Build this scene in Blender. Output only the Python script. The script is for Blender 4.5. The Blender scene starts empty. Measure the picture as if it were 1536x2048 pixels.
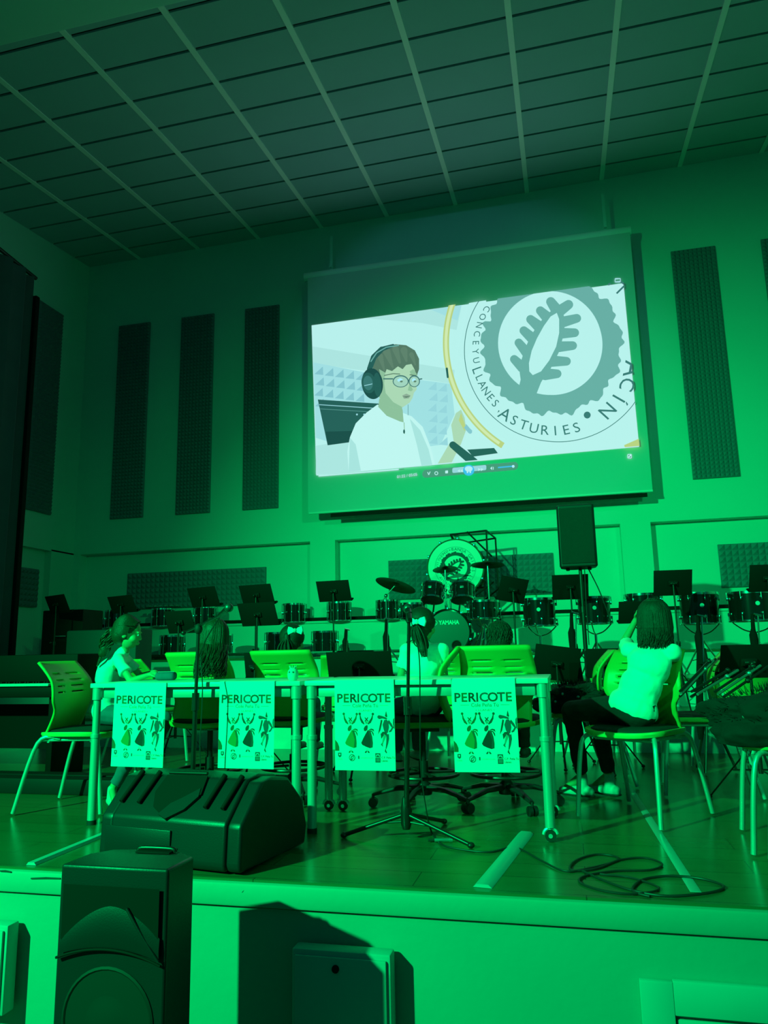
import bpy, bmesh, math, random
from mathutils import Vector, Matrix, noise
from mathutils.geometry import tessellate_polygon
random.seed(7)
SC = bpy.context.scene
COL = SC.collection

# ---------------------------------------------------------------- camera
F_PX, YAW, PITCH, ROLL, ZC = 1498.5, -.23636, .18466, -.02059, .89
def cam_axes():
    cy, sy, cp, sp, cr, sr = (math.cos(YAW), math.sin(YAW), math.cos(PITCH), math.sin(PITCH), math.cos(ROLL), math.sin(ROLL))
    f = Vector((sy*cp, cy*cp, sp)); r = Vector((cy, -sy, 0)); u = r.cross(f)
    return r*cr + u*sr, u*cr - r*sr, f
CR, CU, CF = cam_axes()
cam_data = bpy.data.cameras.new('camera'); cam = bpy.data.objects.new('camera', cam_data); COL.objects.link(cam)
m = Matrix((CR, CU, -CF)).transposed().to_4x4(); m.translation = (0, 0, ZC); cam.matrix_world = m
cam_data.sensor_fit = 'VERTICAL'; cam_data.sensor_height = 24.0; cam_data.lens = 24.0*F_PX/2048
cam_data.clip_start = .05; cam_data.clip_end = 100
SC.camera = cam
def ray(px, py): return CR*((px-768)/F_PX) - CU*((py-1024)/F_PX) + CF
def at(px, py, Y):                       # the point of the place at depth Y that the photo shows there
    d = ray(px, py); return Vector((0, 0, ZC)) + d*(Y/d.y)
def fl(px, py, z=0.0):                   # the point at height z
    d = ray(px, py); return Vector((0, 0, ZC)) + d*((z-ZC)/d.z)

# ---------------------------------------------------------------- world, lights, exposure
SC.view_settings.view_transform = 'Standard'; SC.view_settings.look = 'None'
SC.view_settings.gamma = 1.0; SC.view_settings.exposure = 0.0; SC.view_settings.use_curve_mapping = False
w = bpy.data.worlds.new('world'); SC.world = w; w.use_nodes = True
w.node_tree.nodes['Background'].inputs[0].default_value = (.0, .70, .42, 1)
w.node_tree.nodes['Background'].inputs[1].default_value = .12
def spot(name, loc, target, power, color, cone, blend, size):
    l = bpy.data.lights.new(name, 'SPOT'); l.energy = power; l.color = color; l.spot_size = math.radians(cone)
    l.spot_blend = blend; l.shadow_soft_size = size
    o = bpy.data.objects.new(name, l); COL.objects.link(o); o.location = loc
    o.rotation_euler = (Vector(target)-Vector(loc)).to_track_quat('-Z', 'Y').to_euler()
    return o
GREEN = (0.0, 1.0, .22)
spot('green_stage_spot_left', (-5.4, -3.0, 4.25), (1.4, 11.5, -1.0), 7100, GREEN, 66, 1.0, .07)
spot('green_stage_spot_right', (5.2, -4.0, 5.0), (-1.6, 11.0, 1.2), 1900, GREEN, 46, 1.0, .12)
spot('projector_lamp', (-1.3, -3.0, 6.6), (-1.35, 11.1, 5.3), 240, (.18, .72, 1.0), 27, .35, .03)

# ---------------------------------------------------------------- materials
def mat(name, col, rough=.6, metal=0., emit=None, es=1., noise_amt=0., noise_scale=8., bump=0., bump_scale=60., coat=0., spec=.5, obj_space=True):
    m = bpy.data.materials.new(name); m.use_nodes = True; nt = m.node_tree; b = nt.nodes['Principled BSDF']
    b.inputs['Base Color'].default_value = (*col, 1); b.inputs['Roughness'].default_value = rough
    b.inputs['Metallic'].default_value = metal; b.inputs['Coat Weight'].default_value = coat
    b.inputs['Specular IOR Level'].default_value = spec
    if emit: b.inputs['Emission Color'].default_value = (*emit, 1); b.inputs['Emission Strength'].default_value = es
    tc = nt.nodes.new('ShaderNodeTexCoord')
    if noise_amt:
        n = nt.nodes.new('ShaderNodeTexNoise'); n.inputs['Scale'].default_value = noise_scale; n.inputs['Detail'].default_value = 5
        nt.links.new(tc.outputs['Object'], n.inputs['Vector'])
        mx = nt.nodes.new('ShaderNodeMix'); mx.data_type = 'RGBA'; mx.inputs[6].default_value = (*[c*(1-noise_amt) for c in col], 1)
        mx.inputs[7].default_value = (*[min(1, c*(1+noise_amt)) for c in col], 1)
        nt.links.new(n.outputs['Fac'], mx.inputs[0]); nt.links.new(mx.outputs[2], b.inputs['Base Color'])
    if bump:
        n = nt.nodes.new('ShaderNodeTexNoise'); n.inputs['Scale'].default_value = bump_scale; n.inputs['Detail'].default_value = 4
        nt.links.new(tc.outputs['Object'], n.inputs['Vector'])
        bp = nt.nodes.new('ShaderNodeBump'); bp.inputs['Strength'].default_value = bump; bp.inputs['Distance'].default_value = .01
        nt.links.new(n.outputs['Fac'], bp.inputs['Height']); nt.links.new(bp.outputs['Normal'], b.inputs['Normal'])
    return m
M = {}
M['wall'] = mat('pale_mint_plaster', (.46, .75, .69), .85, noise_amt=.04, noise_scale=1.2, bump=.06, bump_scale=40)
M['stageface'] = mat('painted_stage_front', (.28, .37, .325), .7, noise_amt=.07, noise_scale=2.5, bump=.1, bump_scale=25)
M['tile'] = mat('grey_ceiling_tile', (.34, .49, .55), .9, noise_amt=.08, noise_scale=1.0, bump=.1, bump_scale=90)
M['tilegap'] = mat('dark_ceiling_gap', (.04, .04, .04), .9)
M['tbar'] = mat('white_ceiling_rail', (.86, .88, .86), .6)
M['foam'] = mat('charcoal_foam', (.19, .235, .29), .95, spec=.2, bump=.3, bump_scale=120)
M['curtain'] = mat('dark_curtain', (.10, .12, .15), .95, noise_amt=.15, noise_scale=3)
M['black'] = mat('black_plastic', (.016, .018, .022), .42, bump=.06, bump_scale=200)
M['blacksteel'] = mat('black_powder_coat', (.014, .014, .014), .35)
M['grille'] = mat('black_metal_grille', (.02, .02, .02), .5, bump=.5, bump_scale=400)
M['matt'] = mat('matt_black', (.007, .007, .007), .8, spec=.25)
M['rubber'] = mat('black_rubber', (.015, .015, .015), .7)
M['chrome'] = mat('chrome', (.75, .75, .75), .14, 1.)
M['steel'] = mat('satin_steel', (.62, .64, .64), .33, .85)
M['alu'] = mat('silver_grey_tube', (.55, .58, .57), .38, .45)
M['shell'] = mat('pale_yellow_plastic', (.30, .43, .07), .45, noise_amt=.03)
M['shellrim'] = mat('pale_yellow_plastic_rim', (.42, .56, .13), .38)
M['pad'] = mat('black_seat_fabric', (.015, .015, .017), .85, bump=.2, bump_scale=300)
M['tabletop'] = mat('white_laminate', (.74, .76, .74), .35)
M['paper'] = mat('poster_paper', (.86, .88, .85), .7)
M['ink'] = mat('dark_ink', (.03, .05, .05), .7)
M['inkteal'] = mat('teal_ink', (.03, .075, .10), .7)
M['inkgreen'] = mat('green_ink', (.08, .22, .05), .7)
M['inkred'] = mat('dark_red_ink', (.13, .02, .02), .7)
M['inkgrey'] = mat('grey_ink', (.25, .28, .27), .7)
M['inkdgreen'] = mat('bottle_green_ink', (.03, .095, .04), .7)
M['drumshell'] = mat('black_lacquer', (.012, .012, .013), .12, coat=.6)
M['drumhead'] = mat('white_drumhead', (.82, .84, .80), .5)
M['darkhead'] = mat('dark_drumhead', (.03, .035, .04), .35)
M['brass'] = mat('dull_bronze', (.045, .04, .02), .4, .5)
M['skin'] = mat('skin', (.50, .36, .18), .55, noise_amt=.04, noise_scale=20)
M['hair'] = mat('dark_brown_hair', (.024, .022, .014), .6, bump=.3, bump_scale=150, noise_amt=.3, noise_scale=60)
M['hair2'] = mat('wavy_brown_hair', (.034, .032, .015), .5, bump=.3, bump_scale=150, noise_amt=.4, noise_scale=60)
M['tee'] = mat('white_cotton', (.80, .82, .80), .85, bump=.12, bump_scale=250)
M['jeans'] = mat('blue_denim', (.07, .11, .17), .85, noise_amt=.25, noise_scale=30, bump=.15, bump_scale=300)
M['blackcloth'] = mat('black_cloth', (.011, .011, .012), .9, bump=.2, bump_scale=200)
M['shoe'] = mat('white_shoe', (.50, .52, .50), .6, noise_amt=.2, noise_scale=40)
M['sole'] = mat('dark_sole', (.05, .05, .05), .7)
M['eye'] = mat('eye_white', (.8, .8, .8), .2)
M['iris'] = mat('dark_iris', (.02, .02, .02), .2)
M['bow'] = mat('white_satin_ribbon', (.85, .87, .85), .4)
M['tealbow'] = mat('teal_ribbon', (.20, .50, .50), .45)
M['cable'] = mat('black_cable', (.02, .02, .02), .5)
M['strip'] = mat('grey_cable_cover', (.38, .46, .50), .3)
M['case'] = mat('dark_case', (.010, .011, .012), .6, spec=.25)
M['piano'] = mat('black_piano_finish', (.008, .008, .008), .6, spec=.08)
M['micgrille'] = mat('microphone_grille', (.12, .12, .12), .4, .7)
M['keys'] = mat('white_piano_keys', (.6, .62, .6), .3)
M['cream'] = mat('cream_ornament', (.62, .66, .60), .6, noise_amt=.25, noise_scale=60)
M['screenfab'] = mat('projection_fabric', (.62, .63, .63), .8)
M['riser'] = mat('pale_riser_front', (.60, .62, .58), .6, noise_amt=.1, noise_scale=3)
M['doorpaint'] = mat('painted_door', (.55, .57, .55), .5)
M['board'] = mat('grey_cover_board', (.44, .46, .45), .6, noise_amt=.05)

def floor_mat(name, base, dark, rough):
    m = bpy.data.materials.new(name); m.use_nodes = True; nt = m.node_tree; b = nt.nodes['Principled BSDF']
    tc = nt.nodes.new('ShaderNodeTexCoord'); mp = nt.nodes.new('ShaderNodeMapping'); mp.inputs['Scale'].default_value = (.7, 6, 1)
    nt.links.new(tc.outputs['Object'], mp.inputs['Vector'])
    n = nt.nodes.new('ShaderNodeTexNoise'); n.inputs['Scale'].default_value = 2.2; n.inputs['Detail'].default_value = 6
    nt.links.new(mp.outputs[0], n.inputs['Vector'])
    br = nt.nodes.new('ShaderNodeTexBrick'); br.inputs['Scale'].default_value = 1; br.inputs['Brick Width'].default_value = 1.3
    br.inputs['Row Height'].default_value = .19; br.inputs['Mortar Size'].default_value = .0025
    br.inputs['Color1'].default_value = (1, 1, 1, 1); br.inputs['Color2'].default_value = (.88, .88, .88, 1); br.inputs['Mortar'].default_value = (.4, .4, .4, 1)
    nt.links.new(tc.outputs['Object'], br.inputs['Vector'])
    mx = nt.nodes.new('ShaderNodeMix'); mx.data_type = 'RGBA'; mx.inputs[6].default_value = (*dark, 1); mx.inputs[7].default_value = (*base, 1)
    nt.links.new(n.outputs['Fac'], mx.inputs[0])
    ml = nt.nodes.new('ShaderNodeMix'); ml.data_type = 'RGBA'; ml.blend_type = 'MULTIPLY'; ml.inputs[0].default_value = 1
    nt.links.new(mx.outputs[2], ml.inputs[6]); nt.links.new(br.outputs['Color'], ml.inputs[7])
    nt.links.new(ml.outputs[2], b.inputs['Base Color']); b.inputs['Roughness'].default_value = rough
    return m
M['floor'] = floor_mat('varnished_wood_floor', (.22, .155, .07), (.15, .105, .045), .24)
M['hallfloor'] = floor_mat('hall_floor', (.2, .16, .10), (.14, .11, .06), .5)

# ---------------------------------------------------------------- mesh helpers
class G:
    def __init__(s): s.v = []; s.f = []; s.mi = []; s.mats = []
    def _m(s, m):
        if m is None: return 0
        if m not in s.mats: s.mats.append(m)
        return s.mats.index(m)
    def add(s, vs, fs, m=None):
        o = len(s.v); k = s._m(m); s.v += [tuple(p) for p in vs]
        for f in fs: s.f.append(tuple(i+o for i in f)); s.mi.append(k)
        return s
    def box(s, c, size, rot=None, bev=0., m=None, seg=2):
        c = Vector(c); hx, hy, hz = [q/2 for q in size]
        if bev > 0:
            bm = bmesh.new(); bmesh.ops.create_cube(bm, size=1)
            for v in bm.verts: v.co = Vector((v.co.x*size[0], v.co.y*size[1], v.co.z*size[2]))
            bmesh.ops.bevel(bm, geom=bm.edges[:], offset=min(bev, min(size)*.49), segments=seg, profile=.5, affect='EDGES')
            bm.verts.index_update(); vs = [v.co.copy() for v in bm.verts]; fs = [[v.index for v in f.verts] for f in bm.faces]; bm.free()
        else:
            vs = [Vector((x, y, z)) for x in (-hx, hx) for y in (-hy, hy) for z in (-hz, hz)]
            fs = [(0, 1, 3, 2), (4, 6, 7, 5), (0, 4, 5, 1), (2, 3, 7, 6), (0, 2, 6, 4), (1, 5, 7, 3)]
        if rot is not None: vs = [rot @ v for v in vs]
        return s.add([v+c for v in vs], fs, m)
    def tube(s, pts, r, n=10, m=None, cap=True, flat=1.):
        pts = [Vector(p) for p in pts]; N = len(pts)
        rs = r if isinstance(r, (list, tuple)) else [r]*N
        vs = []; up = None
        for i, p in enumerate(pts):
            t = (pts[min(i+1, N-1)]-pts[max(i-1, 0)])
            if t.length < 1e-9: t = Vector((0, 0, 1))
            t.normalize()
            if up is None:
                up = Vector((0, 0, 1)) if abs(t.z) < .9 else Vector((1, 0, 0))
                up = (up - t*up.dot(t)).normalized()
            else:
                up = up - t*up.dot(t)
                up = up.normalized() if up.length > 1e-6 else t.orthogonal().normalized()
            sd = t.cross(up)
            for k in range(n):
                a = 2*math.pi*k/n; vs.append(p + up*(math.cos(a)*rs[i]*flat) + sd*(math.sin(a)*rs[i]))
        fs = [(i*n+k, i*n+(k+1) % n, (i+1)*n+(k+1) % n, (i+1)*n+k) for i in range(N-1) for k in range(n)]
        if cap: fs += [tuple(range(n))[::-1], tuple((N-1)*n+k for k in range(n))]
        return s.add(vs, fs, m)
    def cyl(s, a, b, r, r2=None, n=20, m=None): return s.tube([a, b], [r, r if r2 is None else r2], n, m)
    def cap(s, a, b, ra, rb, n=12):                   # tapered capsule
        a = Vector(a); b = Vector(b); t = (b-a); L = t.length; t = t.normalized() if L > 1e-6 else Vector((0, 0, 1))
        pts = []; rs = []
        for k in range(4): q = math.pi/2*(1-k/4); pts.append(a-t*ra*math.sin(q)); rs.append(max(ra*math.cos(q), ra*.05))
        pts.append(a); rs.append(ra); pts.append(b); rs.append(rb)
        for k in range(1, 5): q = math.pi/2*k/4; pts.append(b+t*rb*math.sin(q)); rs.append(max(rb*math.cos(q), rb*.05))
        return s.tube(pts, rs, n)
    def lathe(s, prof, mtx=None, n=28, m=None, closed=False):
        mtx = mtx or Matrix.Identity(4); vs = []
        for r, z in prof:
            for k in range(n): a = 2*math.pi*k/n; vs.append(mtx @ Vector((r*math.cos(a), r*math.sin(a), z)))
        N = len(prof); fs = [(i*n+k, i*n+(k+1) % n, (i+1)*n+(k+1) % n, (i+1)*n+k) for i in range(N-1) for k in range(n)]
        if closed: fs += [((N-1)*n+k, (N-1)*n+(k+1) % n, (k+1) % n, k) for k in range(n)]
        else: fs += [tuple(range(n))[::-1], tuple((N-1)*n+k for k in range(n))]
        return s.add(vs, fs, m)
    def ell(s, c, rad, rot=None, n=20, m=None):
        c = Vector(c); vs = []; fs = []; h = n//2
        for i in range(h+1):
            a = math.pi*i/h
            for k in range(n):
                b = 2*math.pi*k/n; v = Vector((rad[0]*math.sin(a)*math.cos(b), rad[1]*math.sin(a)*math.sin(b), rad[2]*math.cos(a)))
                vs.append((rot @ v if rot is not None else v)+c)
        fs = [(i*n+k, (i+1)*n+k, (i+1)*n+(k+1) % n, i*n+(k+1) % n) for i in range(h) for k in range(n)]
        return s.add(vs, fs, m)
    def flat(s, loops, mtx=None, m=None):             # filled outline (with holes) in the plane of mtx
        if not isinstance(loops[0][0], (tuple, list, Vector)): loops = [loops]
        vs = [Vector((p[0], p[1], p[2] if len(p) > 2 else 0)) for l in loops for p in l]
        tri = tessellate_polygon([[Vector((p[0], p[1], 0)) for p in l] for l in loops])
        if mtx is not None: vs = [mtx @ v for v in vs]
        return s.add(vs, tri, m)
    def prism(s, loop, mtx, th, m=None):              # outline (x,y) pushed th along z
        n = len(loop); vs = [mtx @ Vector((p[0], p[1], 0)) for p in loop]+[mtx @ Vector((p[0], p[1], th)) for p in loop]
        tri = [tuple(t) for t in tessellate_polygon([[Vector((p[0], p[1], 0)) for p in loop]])]
        fs = tri + [tuple(i+n for i in t[::-1]) for t in tri] + [(i, (i+1) % n, n+(i+1) % n, n+i) for i in range(n)]
        return s.add(vs, fs, m)
    def text(s, body, mtx, size, m=None, align='CENTER', bold=0., sx=1.):
        vs, fs = glyphs(body, size, align, bold)
        return s.add([mtx @ Vector((v[0]*sx, v[1], 0)) for v in vs], fs, m)
_gc = {}
def glyphs(body, size, align, bold):
    k = (body, size, align, bold)
    if k not in _gc:
        cu = bpy.data.curves.new('lettering', 'FONT'); cu.body = body; cu.size = size; cu.align_x = align; cu.offset = bold*size
        cu.resolution_u = 3
        o = bpy.data.objects.new('lettering', cu); me = o.to_mesh()
        _gc[k] = ([tuple(v.co) for v in me.vertices], [tuple(p.vertices) for p in me.polygons])
        o.to_mesh_clear(); bpy.data.objects.remove(o); bpy.data.curves.remove(cu)
    return _gc[k]
def mesh_of(g, name, mats, smooth=40):
    me = bpy.data.meshes.new(name); me.from_pydata(g.v, [], g.f)
    ml = g.mats if g.mats else (mats if isinstance(mats, list) else [mats])
    if g.mats and mats is not None and not isinstance(mats, list) and False: pass
    for x in ml: me.materials.append(x)
    if len(ml) > 1: me.polygons.foreach_set('material_index', g.mi)
    bm = bmesh.new(); bm.from_mesh(me); bmesh.ops.recalc_face_normals(bm, faces=bm.faces); bm.to_mesh(me); bm.free()
    if smooth:
        me.polygons.foreach_set('use_smooth', [True]*len(me.polygons)); me.set_sharp_from_angle(angle=math.radians(smooth))
    me.update(); return me
def part(name, g, m, parent=None, label=None, smooth=40, loc=None):
    o = bpy.data.objects.new(name, mesh_of(g, name, m, smooth)); COL.objects.link(o)
    if parent is not None: o.parent = parent
    if loc is not None: o.location = loc
    if label: o['label'] = label
    return o
def tag(o, label, cat, group=None, kind=None):
    o['label'] = label; o['category'] = cat
    if group: o['group'] = group
    if kind: o['kind'] = kind
    return o
def thing(name, label, cat, loc=(0, 0, 0), rz=0., group=None, rot=None):
    o = bpy.data.objects.new(name, None); COL.objects.link(o); o.location = loc
    o.rotation_euler = rot if rot is not None else (0, 0, rz); o.empty_display_size = .1
    return tag(o, label, cat, group)
def struct(name, g, m, smooth=None): o = part(name, g, m, None, smooth=smooth); o['kind'] = 'structure'; return o
def dup(o, loc=None, rz=None, label=None, group=None, parent=None, tilt=None):
    c = o.copy(); COL.objects.link(c)
    if parent is not None: c.parent = parent
    if loc is not None: c.location = loc
    if rz is not None: c.rotation_euler = (0, 0, rz)
    if label: c['label'] = label
    if group: c['group'] = group
    for ch in list(o.children): dup(ch, parent=c)
    return c
def RZ(a): return Matrix.Rotation(a, 4, 'Z')
def RX(a): return Matrix.Rotation(a, 4, 'X')
def RY(a): return Matrix.Rotation(a, 4, 'Y')
def T(x, y=None, z=None): return Matrix.Translation(Vector((x, y, z)) if y is not None else Vector(x))
def bez(pts, n=10):                                   # smooth path through points
    pts = [Vector(p) for p in pts]; out = []
    for i in range(len(pts)-1):
        p0 = pts[max(i-1, 0)]; p1 = pts[i]; p2 = pts[i+1]; p3 = pts[min(i+2, len(pts)-1)]
        for k in range(n):
            t = k/n; out.append(.5*((2*p1)+(p2-p0)*t+(2*p0-5*p1+4*p2-p3)*t*t+(3*p1-p0-3*p2+p3)*t**3))
    return out+[pts[-1]]

# ================================================================ SETTING
D = 11.587; RD = .20                                   # back wall, recess depth
XL, XR = -8.5, 5.8; STAGE_Y = 3.015
CX0, CY0, CB = -5.0258, 6.8584, .60949
def ceil_z(x, y): return .89+6.9025+.10963*(y-CY0)+.01369*(x-CX0)
# stage floor
g = G(); g.box(((XL+XR)/2, (STAGE_Y+D+.5)/2+.0, -.06), (XR-XL+1, D+.5-STAGE_Y, .12)); struct('floor', g, M['floor'])
g = G(); g.box(((XL+XR)/2, -1.0, -.90), (16, 8, .1)); struct('floor_hall', g, M['hallfloor'])
# stage front with slightly rounded lip
g = G(); g.box((-1.35, STAGE_Y+.09, -.4775), (14.3, .18, .745)); g.box((-1.35, STAGE_Y+.08, -.055), (14.3, .20, .09), bev=.012)
struct('wall_stage_front', g, M['stageface'], 30)
# marks and chips on the lip
for i, (a, b) in enumerate([((0, 1742), (22, 1744)), ((62, 1757), (121, 1757))]):
    g = G(); p = at(*a, STAGE_Y-.022); q = at(*b, STAGE_Y-.022); g.tube([p, (p+q)/2+Vector((0, 0, .002)), q], [.003, .004, .003], 6)
    struct('trim_%d' % (20+i), g, M['sole'])
g = G(); p = at(487, 1782, STAGE_Y-.012); g.tube([p+Vector((-.022, 0, -.012)), p, p+Vector((.016, -.004, .02))], [.006, .009, .003], 7)
tag(part('hook', g, M['sole']), 'small dark hook sticking out of the stage front below the wedge monitor', 'hook')
# back wall
g = G()
zt = 2.704
def wbox(x0, x1, z0, z1, y0=D, y1=D+.35): g.box(((x0+x1)/2, (y0+y1)/2, (z0+z1)/2), (x1-x0, y1-y0, z1-z0))
wbox(XL-.2, XR+.2, zt, 9.0)
for x0, x1 in ((XL-.2, -8.37), (-4.054, -3.624), (.839, 1.268), (5.6, XR+.2)): wbox(x0, x1, -.1, zt)
wbox(XL-.2, XR+.2, -.1, zt, D+RD, D+.40)
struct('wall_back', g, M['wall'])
g = G(); g.box(((XL+XR)/2, D-.13, .68), (XR-XL, .26, 1.37)); g.box(((XL+XR)/2, D-.14, 1.372), (XR-XL, .30, .035), bev=.006)
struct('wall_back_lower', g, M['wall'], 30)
g = G(); g.box(((XL+XR)/2+.1, D-.03, 1.425), (XR-XL-.2, .10, .058), bev=.008); struct('trim_1', g, M['matt'], 30)
# side walls with the same horizontal recess line
for nm, x, s in (('wall_left', XL, -1), ('wall_right', XR, 1)):
    g = G(); g.box((x+s*.15, 7.6, 5.75), (.3, 9.2, 6.1)); g.box((x+s*.21, 7.6, 1.3), (.18, 9.2, 2.85)); g.box((x+s*.10, 11.3, 1.3), (.2, .62, 2.85))
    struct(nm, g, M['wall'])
# ceiling: rows of tiles, dark gaps between rows, pale rails running from hall to wall
gt = G(); gg = G(); gr = G()
def q4(g, x0, x1, y0, y1, dz, th):
    P = [(x0, y0), (x1, y0), (x1, y1), (x0, y1)]
    vs = [(x, y, ceil_z(x, y)+dz) for x, y in P]+[(x, y, ceil_z(x, y)+dz+th) for x, y in P]
    g.add(vs, [(0, 1, 2, 3), (7, 6, 5, 4), (0, 4, 5, 1), (1, 5, 6, 2), (2, 6, 7, 3), (3, 7, 4, 0)])
for i in range(-3, 9):
    x0 = CX0+i*1.2
    for j in range(-3, 8):
        y0 = CY0+j*CB; a = max(x0+.035, XL); b = min(x0+1.165, XR)
        if b <= a: continue
        q4(gt, a, b, y0+.022, min(y0+CB-.022, D+.1), .0, .03)
    if XL < x0 < XR: q4(gr, x0-.035, x0+.035, CY0-3*CB, D, -.012, .03)
q4(gg, XL-.2, XR+.2, CY0-3.2*CB, D+.3, .06, .1)
struct('ceiling', gt, M['tile']); struct('ceiling_void', gg, M['tilegap']); struct('trim_2', gr, M['tbar'])
g = G(); g.box(((XL+XR)/2, 5.2, 8.1), (XR-XL, 1.72, 1.0), bev=.03)
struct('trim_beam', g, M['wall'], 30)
# tiers at the back of the stage
TIER = [(7.0, 8.35, .28), (8.35, 9.6, .56), (9.6, D-.26, .84)]
for k, (y0, y1, h) in enumerate(TIER):
    g = G(); g.box((-1.35, (y0+y1)/2, h/2-.02), (13.0, y1-y0, h-.0), bev=0); struct('riser_%d' % (k+1), g, M['riser'])
    g = G(); g.box((-1.35, (y0+y1)/2+.0, h-.008), (13.04, y1-y0+.04, .024)); struct('riser_tread_%d' % (k+1), g, M['floor'])
def tierz(y): return next((h for a, b, h in TIER if a <= y < b), 0.)

# acoustic foam
def foam(w, h, d, cell):
    g = G(); nx = max(1, round(w/cell)); nz = max(1, round(h/cell)); cx = w/nx; cz = h/nz
    g.box((0, d*.25, 0), (w, d*.5, h))
    for i in range(nx):
        for k in range(nz):
            x = -w/2+i*cx; z = -h/2+k*cz; s = .12
            b = [(x, 0, z), (x+cx, 0, z), (x+cx, 0, z+cz), (x, 0, z+cz)]
            t = (x+cx/2, -d*.6, z+cz/2)
            g.add(b+[t], [(0, 1, 4), (1, 2, 4), (2, 3, 4), (3, 0, 4)])
    return g
ztop, zbot = 6.95, 3.30
tall = None
for px, lab in ((-7.46, 'tall dark acoustic foam strip nearest the left corner of the back wall'),
                (-6.18, 'tall dark acoustic foam strip, middle of the three left of the screen'),
                (-4.93, 'tall dark acoustic foam strip just left of the projection screen'),
                (2.235, 'tall dark acoustic foam strip just right of the projection screen'),
                (3.53, 'tall dark acoustic foam strip cut by the right edge, beyond the screen')):
    if tall is None:
        tall = part('acoustic_panel', foam(.64, ztop-zbot, .07, .064), M['foam'], smooth=None); o = tall
        tag(o, lab, 'acoustic panel', 'tall foam strips on the back wall')
    else: o = dup(tall, label=lab)
    o.location = (px, D-.036, (ztop+zbot)/2)
o = part('acoustic_panel', foam(.62, ztop-zbot, .07, .064), M['foam'], smooth=None)
tag(o, 'tall dark acoustic foam strip on the left side wall beside the curtain', 'acoustic panel'); o.rotation_euler = (0, 0, math.pi/2)
o.location = (XL+.036, 10.56, (ztop+zbot)/2)
wide = None
for x0, x1, lab in ((-7.49, -4.91, 'wide dark foam panel low on the wall behind the left music stands'),
                    (-2.78, -.17, 'wide dark foam panel low on the wall behind the big emblem drum'),
                    (2.19, 4.8, 'wide dark foam panel low on the wall at the right edge')):
    if wide is None:
        wide = part('acoustic_panel', foam(2.6, .63, .08, .09), M['foam'], smooth=None); o = wide
        tag(o, lab, 'acoustic panel', 'wide foam panels on the lower wall')
    else: o = dup(wide, label=lab)
    o.location = ((x0+x1)/2, D+RD-.041, 2.025)
o = part('acoustic_panel', foam(1.6, .63, .08, .09), M['foam'], smooth=None); o.rotation_euler = (0, 0, math.pi/2); o.location = (XL-.07, 10.0, 2.05)
tag(o, 'wide dark foam panel low on the left side wall beside the curtain', 'acoustic panel')

# curtain at the left
ce = at(73, 553, 9.0); n = 60; P = []; g = G()
for i in range(n+1):
    y = 4.3+4.7*i/n; P.append((ce.x-.16+.055*math.sin(i*1.9)+.02*math.sin(i*.7)+.10*i/n, y))
vs = []; fs = []
for i, (x, y) in enumerate(P): zt_c = ce.z+(9.0-y)*.10; vs += [(x, y, .02), (x, y, zt_c), (x-.09, y, .02), (x-.09, y, zt_c)]
for i in range(n):
    a = 4*i; b = a+4; fs += [(a, b, b+1, a+1), (a+2, a+3, b+3, b+2), (a+1, b+1, b+3, a+3), (a, a+2, b+2, b)]
fs += [(0, 1, 3, 2), (4*n, 4*n+2, 4*n+3, 4*n+1)]
g.add(vs, fs)
cu = thing('stage_curtain', 'tall dark curtain along the left side of the stage', 'curtain')
part('drape', g, M['curtain'], cu)
g = G(); g.tube([(ce.x-.17, 4.2, ce.z+.51), (ce.x-.09, 9.1, ce.z+.03)], .03); part('rail', g, M['blacksteel'], cu)
g = G(); g.box((ce.x-.045, 9.05, (ce.z-.28)/2), (.13, .09, ce.z-.32), bev=.02); part('end_fold', g, M['matt'], cu)

# ================================================================ PROJECTION SCREEN
SY = D-.42
def em(name, c):    # projected light, sRGB 0-255
    lin = [((v/255)/12.92 if v/255 <= .04045 else ((v/255+.055)/1.055)**2.4) for v in c]
    return mat(name, (.02, .02, .02), .9, emit=lin, es=1.)
E_ = {k: em('projected_'+k, v) for k, v in dict(white=(184, 240, 236), cyan=(160, 222, 226), wallblue=(150, 212, 220), wallshade=(132, 196, 206), wallup=(172, 228, 224),
     teal=(38, 92, 88), darkteal=(28, 72, 72), emblem=(104, 172, 164), line=(58, 118, 116), skin=(170, 214, 180), skinshade=(140, 190, 155), hair=(84, 118, 100), hairlit=(94, 128, 108),
     shirt=(192, 244, 240), shirtshade=(168, 226, 222), hoop=(184, 208, 128), hoopin=(206, 232, 176), lip=(140, 170, 150), glass=(62, 112, 112), glasslens=(160, 210, 190), bar=(70, 150, 120), blue=(60, 190, 235), bluelit=(170, 235, 250)).items()}
TL, TR, BR, BL = at(617, 557, SY), at(1262, 461, SY), at(1303, 985, SY), at(614, 1024, SY)
xl, xr = (TL.x+BL.x)/2, (TR.x+BR.x)/2; zt_, zb_ = (TL.z+TR.z)/2, (BL.z+BR.z)/2
ps = thing('projection_screen', 'large pull-down projection screen with a bright picture high on the back wall', 'screen', ((xl+xr)/2, SY, zb_))
def rel(g, t): g.v = [tuple(Vector(p)-Vector(t.location)) for p in g.v]; return g
g = G(); g.box(((xl+xr)/2, SY+.006, (zt_+zb_)/2), (xr-xl, .008, zt_-zb_)); part('fabric', rel(g, ps), M['screenfab'], ps)
g = G(); g.tube([((xl-.07), SY+.06, zt_+.04), (xr+.02, SY+.06, zt_+.04)], .075, 20); part('roller_case', rel(g, ps), M['tbar'], ps)
g = G(); g.tube([(xl+.02, SY, zb_-.0), (xr, SY, zb_-.0)], .018, 10); part('bottom_bar', rel(g, ps), M['tbar'], ps)
g = G(); g.box(((xl+xr)/2+.15, SY+.03, zb_-.05), (xr-xl-.45, .03, .055)); part('weight_bar', rel(g, ps), M['matt'], ps)
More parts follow.
